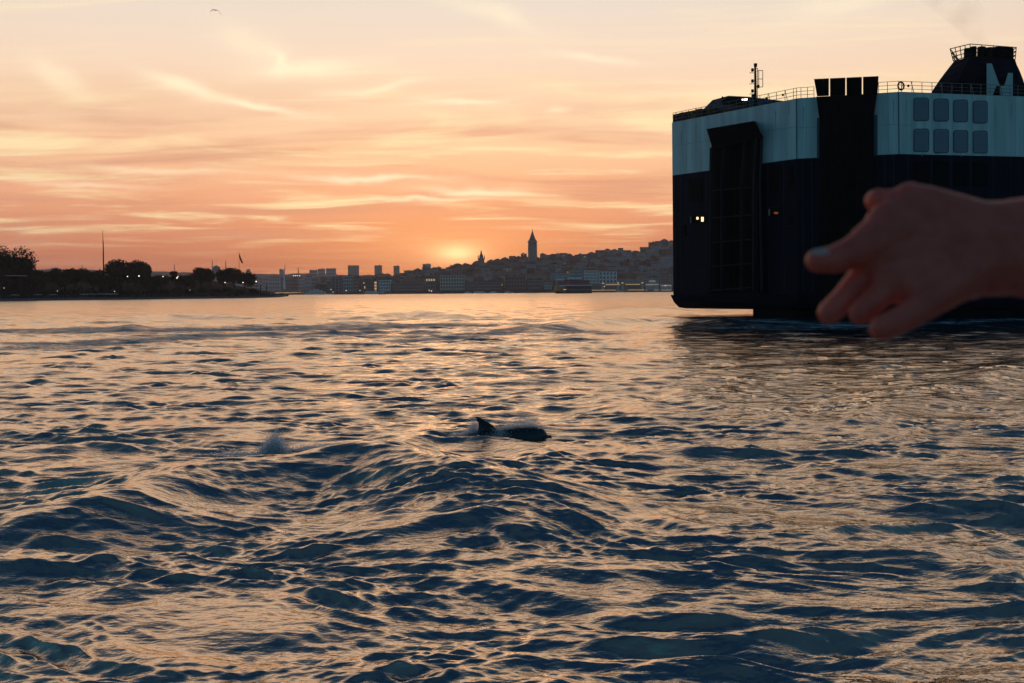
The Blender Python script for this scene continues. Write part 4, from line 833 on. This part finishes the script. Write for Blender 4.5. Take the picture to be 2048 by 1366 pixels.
mb = MB(); plate(mb, 2, [(1868, 304.5), (1886, 304.5), (1882, 306.5), (1870, 307)], .002, .012); mb.build('rust_patch', M_rust, ship)
# railing round the deck
def railing(i, pxs, h):
    a0 = None; post = None
    pts = [onf(i, px, lerp(TOPY, px), -.15) for px in pxs]
    for k, p in enumerate(pts):
        p = Vector((p.x, p.y, ZT))
        MB().tube(p, p + Vector((0, 0, h)), .035, None, 4).build('railing_post', M_rail, ship)
        if a0 is not None:
            for q in (1.0, .66, .33): RAILS.setdefault((q, i, pxs[0]), []).append((a0 + Vector((0, 0, h * q)), p + Vector((0, 0, h * q))))
        a0 = p
RAILS = {}
railing(0, [1346, 1352, 1364, 1377, 1391, 1403, 1417, 1428, 1443, 1458, 1473, 1487, 1500, 1505, 1520, 1536, 1553, 1570, 1587, 1593], 1.15)
railing(1, [1593, 1602, 1615, 1628], 1.15); railing(1, [1757, 1775, 1797], 1.15)
railing(2, [1797, 1803, 1824, 1844, 1864, 1884, 1904, 1924, 1942, 1962, 1980, 2000, 2020, 2036, 2056, 2080], 1.15)
for (q, _i, _p), segs in RAILS.items():
    mb = MB(); [mb.tube(a, b_, .03, None, 4) for a, b_ in segs]; mb.build({1.0: 'top_rail', .66: 'middle_rail', .33: 'lower_rail'}[q], M_rail, ship)
for i, px in ((0, 1392), (0, 1537), (0, 1570), (2, 1822), (2, 1880), (2, 1942), (2, 2000)):
    p = onf(i, px, lerp(TOPY, px), -.15); p.z = ZT; u = fac(i)[1]; mb = MB(); mb.tube(p + u * .35, p + Vector((0, 0, 1.2)), .035, None, 4); br = mb.build('rail_brace', M_rail, ship)
    MB().ball(p + Vector((0, 0, .7)) - u * .3, .14, 8).build('floodlight', M_beam, br, org=ship.location)
# mast
mp_ = onf(0, 1511, 210, -1.2); mp_.z = ZT; mD = mp_.y
def mz(py): return P(1511, py, mD).z
mst = MB().tube(mp_, (mp_.x, mD, mz(197)), .42, .16, 8).tube((mp_.x, mD, mz(197)), (mp_.x, mD, mz(133)), .16, .11, 8).build('mast', M_beam, ship)
for px, y in ((1505, 140), (1505, 162), (1505, 182), (1505.5, 192), (1516.5, 173)):
    p = P(px, y, mD); br = MB().box(p.x - .13, p.x + .12, mD - .13, mD + .13, p.z - .17, p.z + .17).tube(p, (mp_.x, mD, p.z), .05, None, 4).tube((p.x - .35, mD, p.z - .32), (mp_.x, mD, p.z - .32), .04, None, 4); br.build('signal_lantern', M_black, mst, org=ship.location)
MB().ball(P(1511, 129, mD), .13, 8).build('mast_light', M_lampw, mst, org=ship.location)
MB().tube(P(1511, 134, mD), P(1511, 127, mD), .17, .2, 6).build('light_bracket', M_black, mst, org=ship.location)
lad = MB()
for a, b_ in (((1515, 138), (1515, 208)), ((1525.5, 141), (1525.5, 174)), ((1517.5, 141), (1517.5, 174)), ((1515, 141), (1525.5, 141)), ((1515, 158), (1525.5, 158)), ((1515, 174), (1525.5, 174)), ((1511, 137), (1516, 137))):
    lad.tube(P(*a, mD), P(*b_, mD), .045, None, 4)
for y in range(143, 206, 5): lad.tube(P(1511.5, y, mD), P(1515, y, mD), .025, None, 4)
lad.build('mast_ladder', M_rail, mst, org=ship.location)
# deckhouse behind the transom rail
a_, u0, n0 = fac(0)
def dk(px, py, back): return onf(0, px, py, -back)
db = MB(); fr = [dk(1403, 222, 2), dk(1425, 200, 2), dk(1457, 191.5, 2), dk(1498, 193.5, 2), dk(1498, 214, 2)]; db.prism(fr, -n0 * 6); db.build('deckhouse', mat('deckhouse_blue', (.04, .06, .10), .6, var=.3, vscale=1), ship)
dp = MB(); dp.prism([dk(1440, 208, 1.95), dk(1457, 193, 1.95), dk(1497, 195, 1.95), dk(1497, 212, 1.95)], n0 * .12); dp.build('deckhouse_door', M_black, ship)
mb = MB(); mb.prism([dk(1486, 197.5, 1.6), dk(1495, 197, 1.6), dk(1495, 200.5, 1.6), dk(1486, 200.8, 1.6)], n0 * .2); mb.build('deck_lamp', M_lampw, ship)
MB().tube(dk(1445, 198, 2), dk(1445, 193, 2), .1).build('vent_pipe', M_black, ship)
# boxes lashed on the stern deck
cols = [((.03, .015, .012), 'dark brown'), ((.20, .025, .015), 'red'), ((.10, .02, .015), 'maroon'), ((.40, .20, .02), 'yellow'), ((.12, .05, .02), 'rusty brown'), ((.05, .03, .02), 'very dark brown'), ((.16, .03, .02), 'brick red')]
xs_ = [1346, 1358, 1369, 1381, 1391, 1402, 1412, 1424]
for k, ((cl_, nm)) in enumerate(cols):
    x0_, x1_ = xs_[k], xs_[k + 1] - .6; top = [228, 225, 223, 221, 218, 220, 216][k]
    pts = [onf(0, x0_, lerp(TOPY, x0_), -1.0), onf(0, x1_, lerp(TOPY, x1_), -1.0)]; zt_ = onf(0, (x0_ + x1_) / 2, top, -1.0).z
    a1_, b1_ = Vector((pts[0].x, pts[0].y, ZT + .06)), Vector((pts[1].x, pts[1].y, ZT + .06)); L_ = (b1_ - a1_)
    root = thing('deck_bin', '%s bin on the stern deck, %s from the left edge of the ship' % (nm, ORD[k]), 'bin', a1_, 'bins stowed on the stern deck')
    m = mat('bin_' + nm.replace(' ', '_'), cl_, .7, var=.3, vscale=2)
    MB().prism([a1_, b1_, Vector((b1_.x, b1_.y, zt_)), Vector((a1_.x, a1_.y, zt_))], -n0 * 1.8).build('body', m, root)
    for q in (.25, .5, .75): MB().obox(a1_ + L_ * q + Vector((0, 0, (zt_ - ZT) / 2)) + n0 * .04, L_ * .03, n0 * .04, (0, 0, (zt_ - ZT) * .45)).build('rib', m, root)
# life ring on the rail
lc = onf(2, 1802, 172, -.08); root = thing('life_ring', 'dark life ring hanging on the top deck railing above the corner', 'life ring', lc)
tb = MB(); uu = fac(2)[1]; pr = None
for k in range(21):
    a = 2 * math.pi * k / 20; p = lc + uu * .34 * math.cos(a) + Vector((0, 0, .40 * math.sin(a)))
    if pr is not None: tb.tube(pr, p, .085, None, 6)
    pr = p
tb.build('ring', M_black, root); MB().tube(lc + Vector((0, 0, -.35)), lc + uu * .22 + Vector((0, 0, .2)), .03).build('rope', M_black, root)
# funnel
FD = SP[2].y + 10
def fq(pxs, py):   # left, near, right, back corners at a picture height of the near corner
    z = P(pxs[1], py, FD).z; L_, N_, R_ = [Vector((X(pxs[k], FD + (2.5, 0, 2.0)[k]), FD + (2.5, 0, 2.0)[k], z)) for k in range(3)]
    return [L_, N_, R_, R_ + (L_ - N_) + Vector((3, 7, 0)), L_ + Vector((4.4, 8, 0))]
rings = [fq((1856, 1905, 2066), 200), fq((1862, 1910, 2060), 184), fq((1870, 1916, 2055), 170), fq((1882, 1924, 2049), 152), fq((1894, 1932, 2043), 136), fq((1904, 1939, 2037), 123), fq((1912, 1944, 2034), 113)]
zr = [r[0].z for r in rings]
fun = loft(rings).build('funnel', M_navy, ship)
def onfun(px, py, out):
    n = (rings[1][2] - rings[1][1]).cross(rings[5][1] - rings[1][1]).normalized(); n = -n if n.y > 0 else n
    u, v = unroll(px, py); d = Vector((u, 1, v)); o = Vector((0, 0, CAMH)); a = rings[1][1] + n * out; return o + d * ((a - o).dot(n) / d.dot(n)), n
def lpoly(pts, name):
    n = onfun(2000, 160, 0)[1]; MB().prism([onfun(x, y, .30)[0] for x, y in pts], n * .06).build(name, M_letter, fun, org=ship.location)
lpoly([(1973, 127), (1983, 127), (1999, 172), (1992, 172), (1984, 193), (1973, 193)], 'letter_stroke')
lpoly([(1999.2, 172), (2008, 172), (2016, 146), (2025, 146), (2025, 193), (2003, 193), (2000.5, 186)], 'letter_stroke')
cage = MB(); crings = [fq((1910, 1944, 2034), 112), fq((1908.5, 1944, 2034.5), 104), fq((1907, 1944, 2035.5), 96), fq((1904, 1944, 2036.5), 88)]
for r in crings:
    for k in range(5): cage.tube(r[k], r[(k + 1) % 5], .055, None, 4)
cg = cage.build('funnel_railing', M_black, fun, org=ship.location)
for k in range(5):
    for q in (0, .25, .5, .75):
        a = crings[0][k].lerp(crings[0][(k + 1) % 5], q); b_ = crings[3][k].lerp(crings[3][(k + 1) % 5], q); MB().tube(a, b_, .05, None, 4).build('funnel_railing_post', M_black, fun, org=ship.location)
for px, r, y, back in ((1938, .42, 97, 3), (1950, .35, 93, 4), (1966, .5, 94, 4), (1982, .6, 96, 5), (1998, .8, 96, 4), (2014, .9, 97, 4), (1975, .3, 100, 2), (2005, .9, 100, 6)):
    D = FD + back; MB().tube((X(px, D), D, zr[-1] - .5), (X(px, D) + .15, D + .2, P(px, y, D).z), r, r * .96, 12).build('exhaust_pipe', M_black, fun, org=ship.location)
# thin exhaust smoke drifting off the funnel
ms_ = bpy.data.materials.new('funnel_smoke'); ms_.use_nodes = True; tr = ms_.node_tree; tr.nodes.clear(); o_ = tr.nodes.new('ShaderNodeOutputMaterial'); pv = tr.nodes.new('ShaderNodeVolumePrincipled')
pv.inputs['Color'].default_value = (.25, .2, .17, 1); tcs = tr.nodes.new('ShaderNodeTexCoord'); ns = tr.nodes.new('ShaderNodeTexNoise'); ns.inputs['Scale'].default_value = .35; ns.inputs['Detail'].default_value = 3
mr = tr.nodes.new('ShaderNodeMapRange'); mr.inputs[1].default_value = .42; mr.inputs[2].default_value = .75; mr.inputs[3].default_value = 0; mr.inputs[4].default_value = .06
tr.links.new(tcs.outputs['Object'], ns.inputs[0]); tr.links.new(ns.outputs[0], mr.inputs[0]); tr.links.new(mr.outputs[0], pv.inputs['Density']); tr.links.new(pv.outputs[0], o_.inputs['Volume'])
smk = MB(); D = FD + 6; pth = [P(1960, 92, D), P(1946, 60, D), P(1926, 30, D), P(1900, 0, D), P(1880, -40, D)]; vs_ = []
for k, p in enumerate(pth):
    r = .9 + k * .75; vs_ += [(p.x + r * math.cos(a), p.y + r * math.sin(a), p.z) for a in [2 * math.pi * j / 12 for j in range(12)]]
smk.add(vs_, [(k * 12 + j, k * 12 + (j + 1) % 12, (k + 1) * 12 + (j + 1) % 12, (k + 1) * 12 + j) for k in range(4) for j in range(12)] + [tuple(range(12))[::-1], tuple(range(48, 60))])
so = smk.build('smoke', ms_, smooth=True); tag(so, 'faint brown exhaust smoke rising from the ship funnel', 'smoke', kind='stuff')

# ------------------------------------------------------------------ organic bodies from blended ellipsoids
def remeshed(name, parts, voxel, m, parent=None, smooth_it=6, loc=None, factor=.6):
    """parts: MB with overlapping closed shapes, fused by a voxel remesh into one continuous surface"""
    tmp = parts.build('tmp', m, org=(0, 0, 0)); md = tmp.modifiers.new('r', 'REMESH'); md.mode = 'VOXEL'; md.voxel_size = voxel; md.use_smooth_shade = True
    s_ = tmp.modifiers.new('s', 'SMOOTH'); s_.factor = factor; s_.iterations = smooth_it
    dg = bpy.context.evaluated_depsgraph_get(); me = bpy.data.meshes.new_from_object(tmp.evaluated_get(dg)); bpy.data.objects.remove(tmp)
    me.name = name; me.shade_smooth(); me.materials.clear(); me.materials.append(m)
    if loc is not None: me.transform(Matrix.Translation(-Vector(loc)))
    o = bpy.data.objects.new(name, me); C.objects.link(o)
    if loc is not None and parent is None: o.location = loc
    if parent is not None: o.parent = parent
    return o
def capsule(mb, p, q, r0, r1, n=14, sy=1.0):
    """round-ended tapering limb; sy flattens it along the view depth"""
    p, q = Vector(p), Vector(q); d = (q - p); L_ = d.length; d.normalize(); a = Vector((0, 1, 0)).cross(d)
    if a.length < .1: a = d.orthogonal()
    a.normalize(); b_ = d.cross(a).normalized(); prof = []
    for k in range(5): t_ = math.pi / 2 * (1 - k / 4); prof.append((r0 * math.cos(t_), -r0 * math.sin(t_)))
    for k in range(1, 5): prof.append((r0 + (r1 - r0) * k / 5, L_ * k / 5))
    for k in range(5): t_ = math.pi / 2 * k / 4; prof.append((r1 * math.cos(t_), L_ + r1 * math.sin(t_)))
    vs_ = []
    for r, z in prof:
        r = max(r, 1e-5)
        for j in range(n):
            an = 2 * math.pi * j / n; v = a * math.cos(an) * r + b_ * math.sin(an) * r; v.y *= sy; vs_.append(p + d * z + v)
    K = len(prof); mb.add(vs_, [(k * n + j, k * n + (j + 1) % n, (k + 1) * n + (j + 1) % n, (k + 1) * n + j) for k in range(K - 1) for j in range(n)] + [tuple(range(n))[::-1], tuple(range((K - 1) * n, K * n))])
# ---- the pointing arm of a passenger
AD = .72; S_ = AD / F
M_skin = bpy.data.materials.new('skin'); M_skin.use_nodes = True; ts = M_skin.node_tree; bs = ts.nodes['Principled BSDF']
bs.inputs['Base Color'].default_value = (.27, .105, .075, 1); bs.inputs['Roughness'].default_value = .5; bs.inputs['Subsurface Weight'].default_value = .5; bs.inputs['Subsurface Radius'].default_value = (.016, .004, .002); bs.inputs['Subsurface Scale'].default_value = 1
nn = ts.nodes.new('ShaderNodeTexNoise'); nn.inputs['Scale'].default_value = 60; nn.inputs['Detail'].default_value = 4; gg = ts.nodes.new('ShaderNodeNewGeometry'); ts.links.new(gg.outputs['Position'], nn.inputs[0])
ts.links.new(ramp(ts, nn.outputs[0], [(.3, (.66, .095, .060)), (.7, (.80, .145, .095))]), bs.inputs['Base Color'])
arm_o = P(2030, 495, AD)
person = thing('person', 'bare outstretched arm and hand pointing at the sea from the right edge', 'person', arm_o)
hb_ = MB()
def cap(a, b_, sy=1.0):
    p = P(a[0], a[1], AD + a[2] * S_); q = P(b_[0], b_[1], AD + b_[2] * S_); capsule(hb_, p, q, a[3] * S_ * 1.05, b_[3] * S_ * 1.05, sy=sy)
# forearm towards the elbow, right and back past the photographer
cap((2420, 500, -60, 118), (2040, 478, 0, 80), .8); cap((2420, 540, -60, 110), (2040, 512, 0, 78), .8)
cap((2060, 482, 0, 80), (1950, 480, 0, 74), .75); cap((2060, 508, 0, 80), (1950, 514, 0, 76), .75)
# elbow and upper arm, outside the frame
capsule(hb_, P(2400, 515, AD - 60 * S_), Vector((.60, .62, 2.98)), .036, .042); capsule(hb_, Vector((.60, .62, 2.98)), Vector((.66, .33, 3.10)), .042, .052)
# back of the hand
cap((1960, 478, 0, 74), (1850, 432, 14, 60), .65); cap((1955, 490, 0, 74), (1790, 462, 6, 62), .6); cap((1950, 510, 0, 74), (1770, 500, 0, 58), .6); cap((1940, 530, -6, 66), (1800, 555, -12, 52), .6)
# thumb: hump and foreshortened tip with its crease
cap((1870, 428, 20, 52), (1822, 404, 30, 39), .9); cap((1826, 404, 26, 34), (1792, 402, 40, 25)); cap((1790, 401, 42, 23), (1777, 401, 50, 22)); cap((1757, 400, 60, 23), (1752, 401, 66, 22)); cap((1777, 401, 50, 17), (1756, 400, 60, 17))
# index
cap((1790, 462, 4, 54), (1742, 487, 0, 43), .8); cap((1745, 487, 0, 41), (1700, 508, -6, 31)); cap((1700, 508, -6, 31), (1668, 519, -10, 27)); cap((1668, 519, -10, 26.5), (1635, 521, -14, 23))
# middle
cap((1800, 515, 24, 44), (1735, 543, 30, 30)); cap((1735, 543, 30, 29), (1694, 592, 34, 26)); cap((1694, 592, 34, 25), (1659, 625, 36, 23.5))
# ring
cap((1835, 540, 0, 40), (1785, 568, -8, 28)); cap((1785, 568, -8, 27), (1750, 600, -14, 24)); cap((1750, 600, -14, 24), (1721, 626, -14, 23))
# little finger and the edge of the hand
cap((1925, 545, -16, 52), (1880, 586, -40, 36)); cap((1880, 586, -40, 35), (1822, 628, -62, 27)); cap((1822, 629, -62, 26), (1764, 656, -66, 24))
cap((1880, 550, -20, 42), (1838, 572, -34, 28))
hand = remeshed('arm', hb_, .0011, M_skin, person, 3, arm_o)
slv = MB(); capsule(slv, Vector((.625, .50, 3.03)), Vector((.67, .28, 3.12)), .060, .075); slv.build('sleeve', mat('dark_shirt', (.02, .02, .028), .9), person, smooth=True)
def nail(px, py, dep, ru, rv, ang):
    p = P(px, py, AD + dep * S_); mb = MB(); u = Vector((math.cos(ang), 0, math.sin(ang))); v = Vector((-math.sin(ang) * .55, -.62, math.cos(ang) * .55)).normalized(); w = u.cross(v).normalized()
    if w.y > 0: w = -w
    vs_ = []; K = 5; N = 14
    for k in range(K):
        r = k / (K - 1)
        for j in range(N):
            a = 2 * math.pi * j / N; vs_.append(p + u * ru * S_ * r * math.cos(a) + v * rv * S_ * r * math.sin(a) - w * (r * r * rv * S_ * .38))
    mb.add(vs_, [(k * N + j, k * N + (j + 1) % N, (k + 1) * N + (j + 1) % N, (k + 1) * N + j) for k in range(K - 1) for j in range(N)]); o = mb.build('fingernail', mat('nail', (.80, .52, .52), .3, spec=.6), hand, org=arm_o, smooth=True)
nail(1641, 512, -34, 20, 16, R(-6))

# ------------------------------------------------------------------ dolphin
DD = 23.0; dS = DD / F
db_ = MB(); zs = surf(X(1010, DD), DD)
def dc(a, b_, sy=1.0):
    p = P(a[0], a[1], DD + a[2] * dS); q = P(b_[0], b_[1], DD + b_[2] * dS); capsule(db_, p, q, a[3] * dS, b_[3] * dS, sy=sy)
dc((860, 925, 10, 8), (930, 892, 5, 20)); dc((930, 892, 5, 20), (985, 889, 0, 28)); dc((985, 889, 0, 27), (1035, 882, 0, 25)); dc((1035, 881, 0, 25), (1068, 878, -2, 22)); dc((1066, 876, -2, 20), (1079, 874, -3, 15)); dc((1074, 879, -3, 14), (1088, 880, -4, 7)); dc((1085, 879.5, -4, 6.5), (1100, 877.5, -5, 4))
dc((1078, 884, -3, 9), (1095, 883, -4, 3.2))
fin = [(1006, 873), (997, 864), (985, 854), (972, 845), (958, 837.5), (950, 836.5), (953, 842), (957, 850), (957, 860), (952, 875), (975, 885)]
db_.prism([P(x, y, DD - 2.5 * dS) for x, y in fin], (0, 5 * dS, 0))
for _i, _v in enumerate(db_.v): db_.v[_i] = (_v[0], _v[1], _v[2] + .035)
dl = P(1000, 880, DD)
dol = remeshed('dolphin', db_, .010, mat('dolphin_skin', (.018, .022, .028), .22, spec=.6), None, 4, dl); tag(dol, 'dark dolphin breaking the surface with curved dorsal fin and blunt head', 'dolphin')

# ------------------------------------------------------------------ spray: uncountable droplets
M_drop = bpy.data.materials.new('spray_water'); M_drop.use_nodes = True; td = M_drop.node_tree; td.nodes.clear()
_o = td.nodes.new('ShaderNodeOutputMaterial'); _t = td.nodes.new('ShaderNodeBsdfTranslucent'); _t.inputs[0].default_value = (.95, .92, .95, 1); _d = td.nodes.new('ShaderNodeBsdfDiffuse'); _d.inputs[0].default_value = (.9, .9, .92, 1)
_m = td.nodes.new('ShaderNodeMixShader'); _m.inputs[0].default_value = .25; td.links.new(_t.outputs[0], _m.inputs[1]); td.links.new(_d.outputs[0], _m.inputs[2]); td.links.new(_m.outputs[0], _o.inputs[0])
def spray(lab, lobes, n, seed, smin=.004, smax=.013):
    rg = np.random.default_rng(seed); L_ = np.array(lobes, float); w_ = L_[:, 5] / L_[:, 5].sum(); idx = rg.choice(len(L_), n, p=w_); l = L_[idx]   # px, py, D, sx px, sy px, weight
    gx, gy = rg.normal(size=n), np.abs(rg.normal(size=n)) ** 1.15; px = l[:, 0] + gx * l[:, 3] * (1 - .35 * np.clip(gy, 0, 2) / 2); py = l[:, 1] - gy * l[:, 4]
    dd = l[:, 2] + rg.normal(size=n) * l[:, 3] / F * l[:, 2] * .6
    cen_ = np.array([P(a, b_, d) for a, b_, d in zip(px, py, dd)]); s_ = rg.uniform(smin, smax, n)[:, None] * (1.0 / (1 + .35 * gy[:, None]))
    a1 = rg.normal(size=(n, 3)); a1 /= np.linalg.norm(a1, axis=1)[:, None]; a2 = np.cross(a1, rg.normal(size=(n, 3))); a2 /= np.linalg.norm(a2, axis=1)[:, None]; s_ = s_ * 1.25
    V_ = np.stack([cen_ + a1 * s_, cen_ - a1 * s_ * .6 + a2 * s_, cen_ - a1 * s_ * .6 - a2 * s_], 1).reshape(-1, 3); T_ = np.arange(3 * n).reshape(n, 3)
    o = npmesh('spray', V_, T_, M_drop, smooth=False, tris=True); tag(o, lab, 'spray', kind='stuff'); return o
spray('white spray plume thrown up over the crest of the main wave', [(545, 907, 21.2, 15, 13, 3.2), (552, 900, 21.2, 11, 17, 1.4), (480, 910, 21.2, 34, 3.5, .8), (640, 901, 21.4, 30, 6, .8), (665, 899, 21.4, 50, 4, .8)], 16000, 1, .006, .016)
spray('spray fanning up behind the dorsal fin of the dolphin', [(948, 874, DD + .1, 12, 15, 3), (930, 878, DD + .1, 18, 6, 1.5)], 9000, 2, .005, .014)
spray('sheet of spray running over the back of the dolphin', [(1025, 863, DD + .15, 19, 7, 3), (1055, 858, DD + .2, 20, 11, 2.4), (1000, 872, DD - .1, 12, 6, 2)], 13000, 3, .005, .013)

# ------------------------------------------------------------------ birds
def gull(lab, px, py, D, span):
    p = P(px, py, D); root = thing('gull', lab, 'bird', p, 'gulls in the sky'); s = span / 24.0
    mb = MB(); capsule(mb, p + Vector((-1.9, 0, -.5)) * s, p + Vector((2.0, .5, .35)) * s, .75 * s, .5 * s, 8); mb.build('body', M_black, root, smooth=True)
    for pts in (((0, 0), (-3, 1.2), (-6.2, 1.0), (-8.6, -1.0), (-11.2, -3.6)), ((1.2, .4), (4.2, -.2), (6.8, -2.6), (9.2, -6.4), (11.4, -10.0))):
        mb = MB(); n = len(pts); ch = [1.6, 1.7, 1.5, 1.1, .25]
        for k in range(n - 1):
            a = p + Vector((pts[k][0], 0, pts[k][1])) * s; b_ = p + Vector((pts[k + 1][0], 0, pts[k + 1][1])) * s
            mb.add([a + Vector((0, -ch[k] * s, 0)), a + Vector((0, ch[k] * s, .0)), b_ + Vector((0, ch[k + 1] * s, 0)), b_ + Vector((0, -ch[k + 1] * s, 0)), a + Vector((0, -ch[k] * s, .35 * s)), a + Vector((0, ch[k] * s, .45 * s)), b_ + Vector((0, ch[k + 1] * s, .4 * s)), b_ + Vector((0, -ch[k + 1] * s, .3 * s))],
                   [(0, 1, 2, 3), (7, 6, 5, 4), (0, 3, 7, 4), (1, 5, 6, 2), (0, 4, 5, 1), (3, 2, 6, 7)])
        mb.build('wing', M_black, root)
gull('gull gliding with arched wings high in the sky at upper left', 431.5, 20.5, 120, 24 * 120 / F)
gull('tiny gull low above the left trees', 54.5, 496.5, 420, 4.5 * 420 / F)
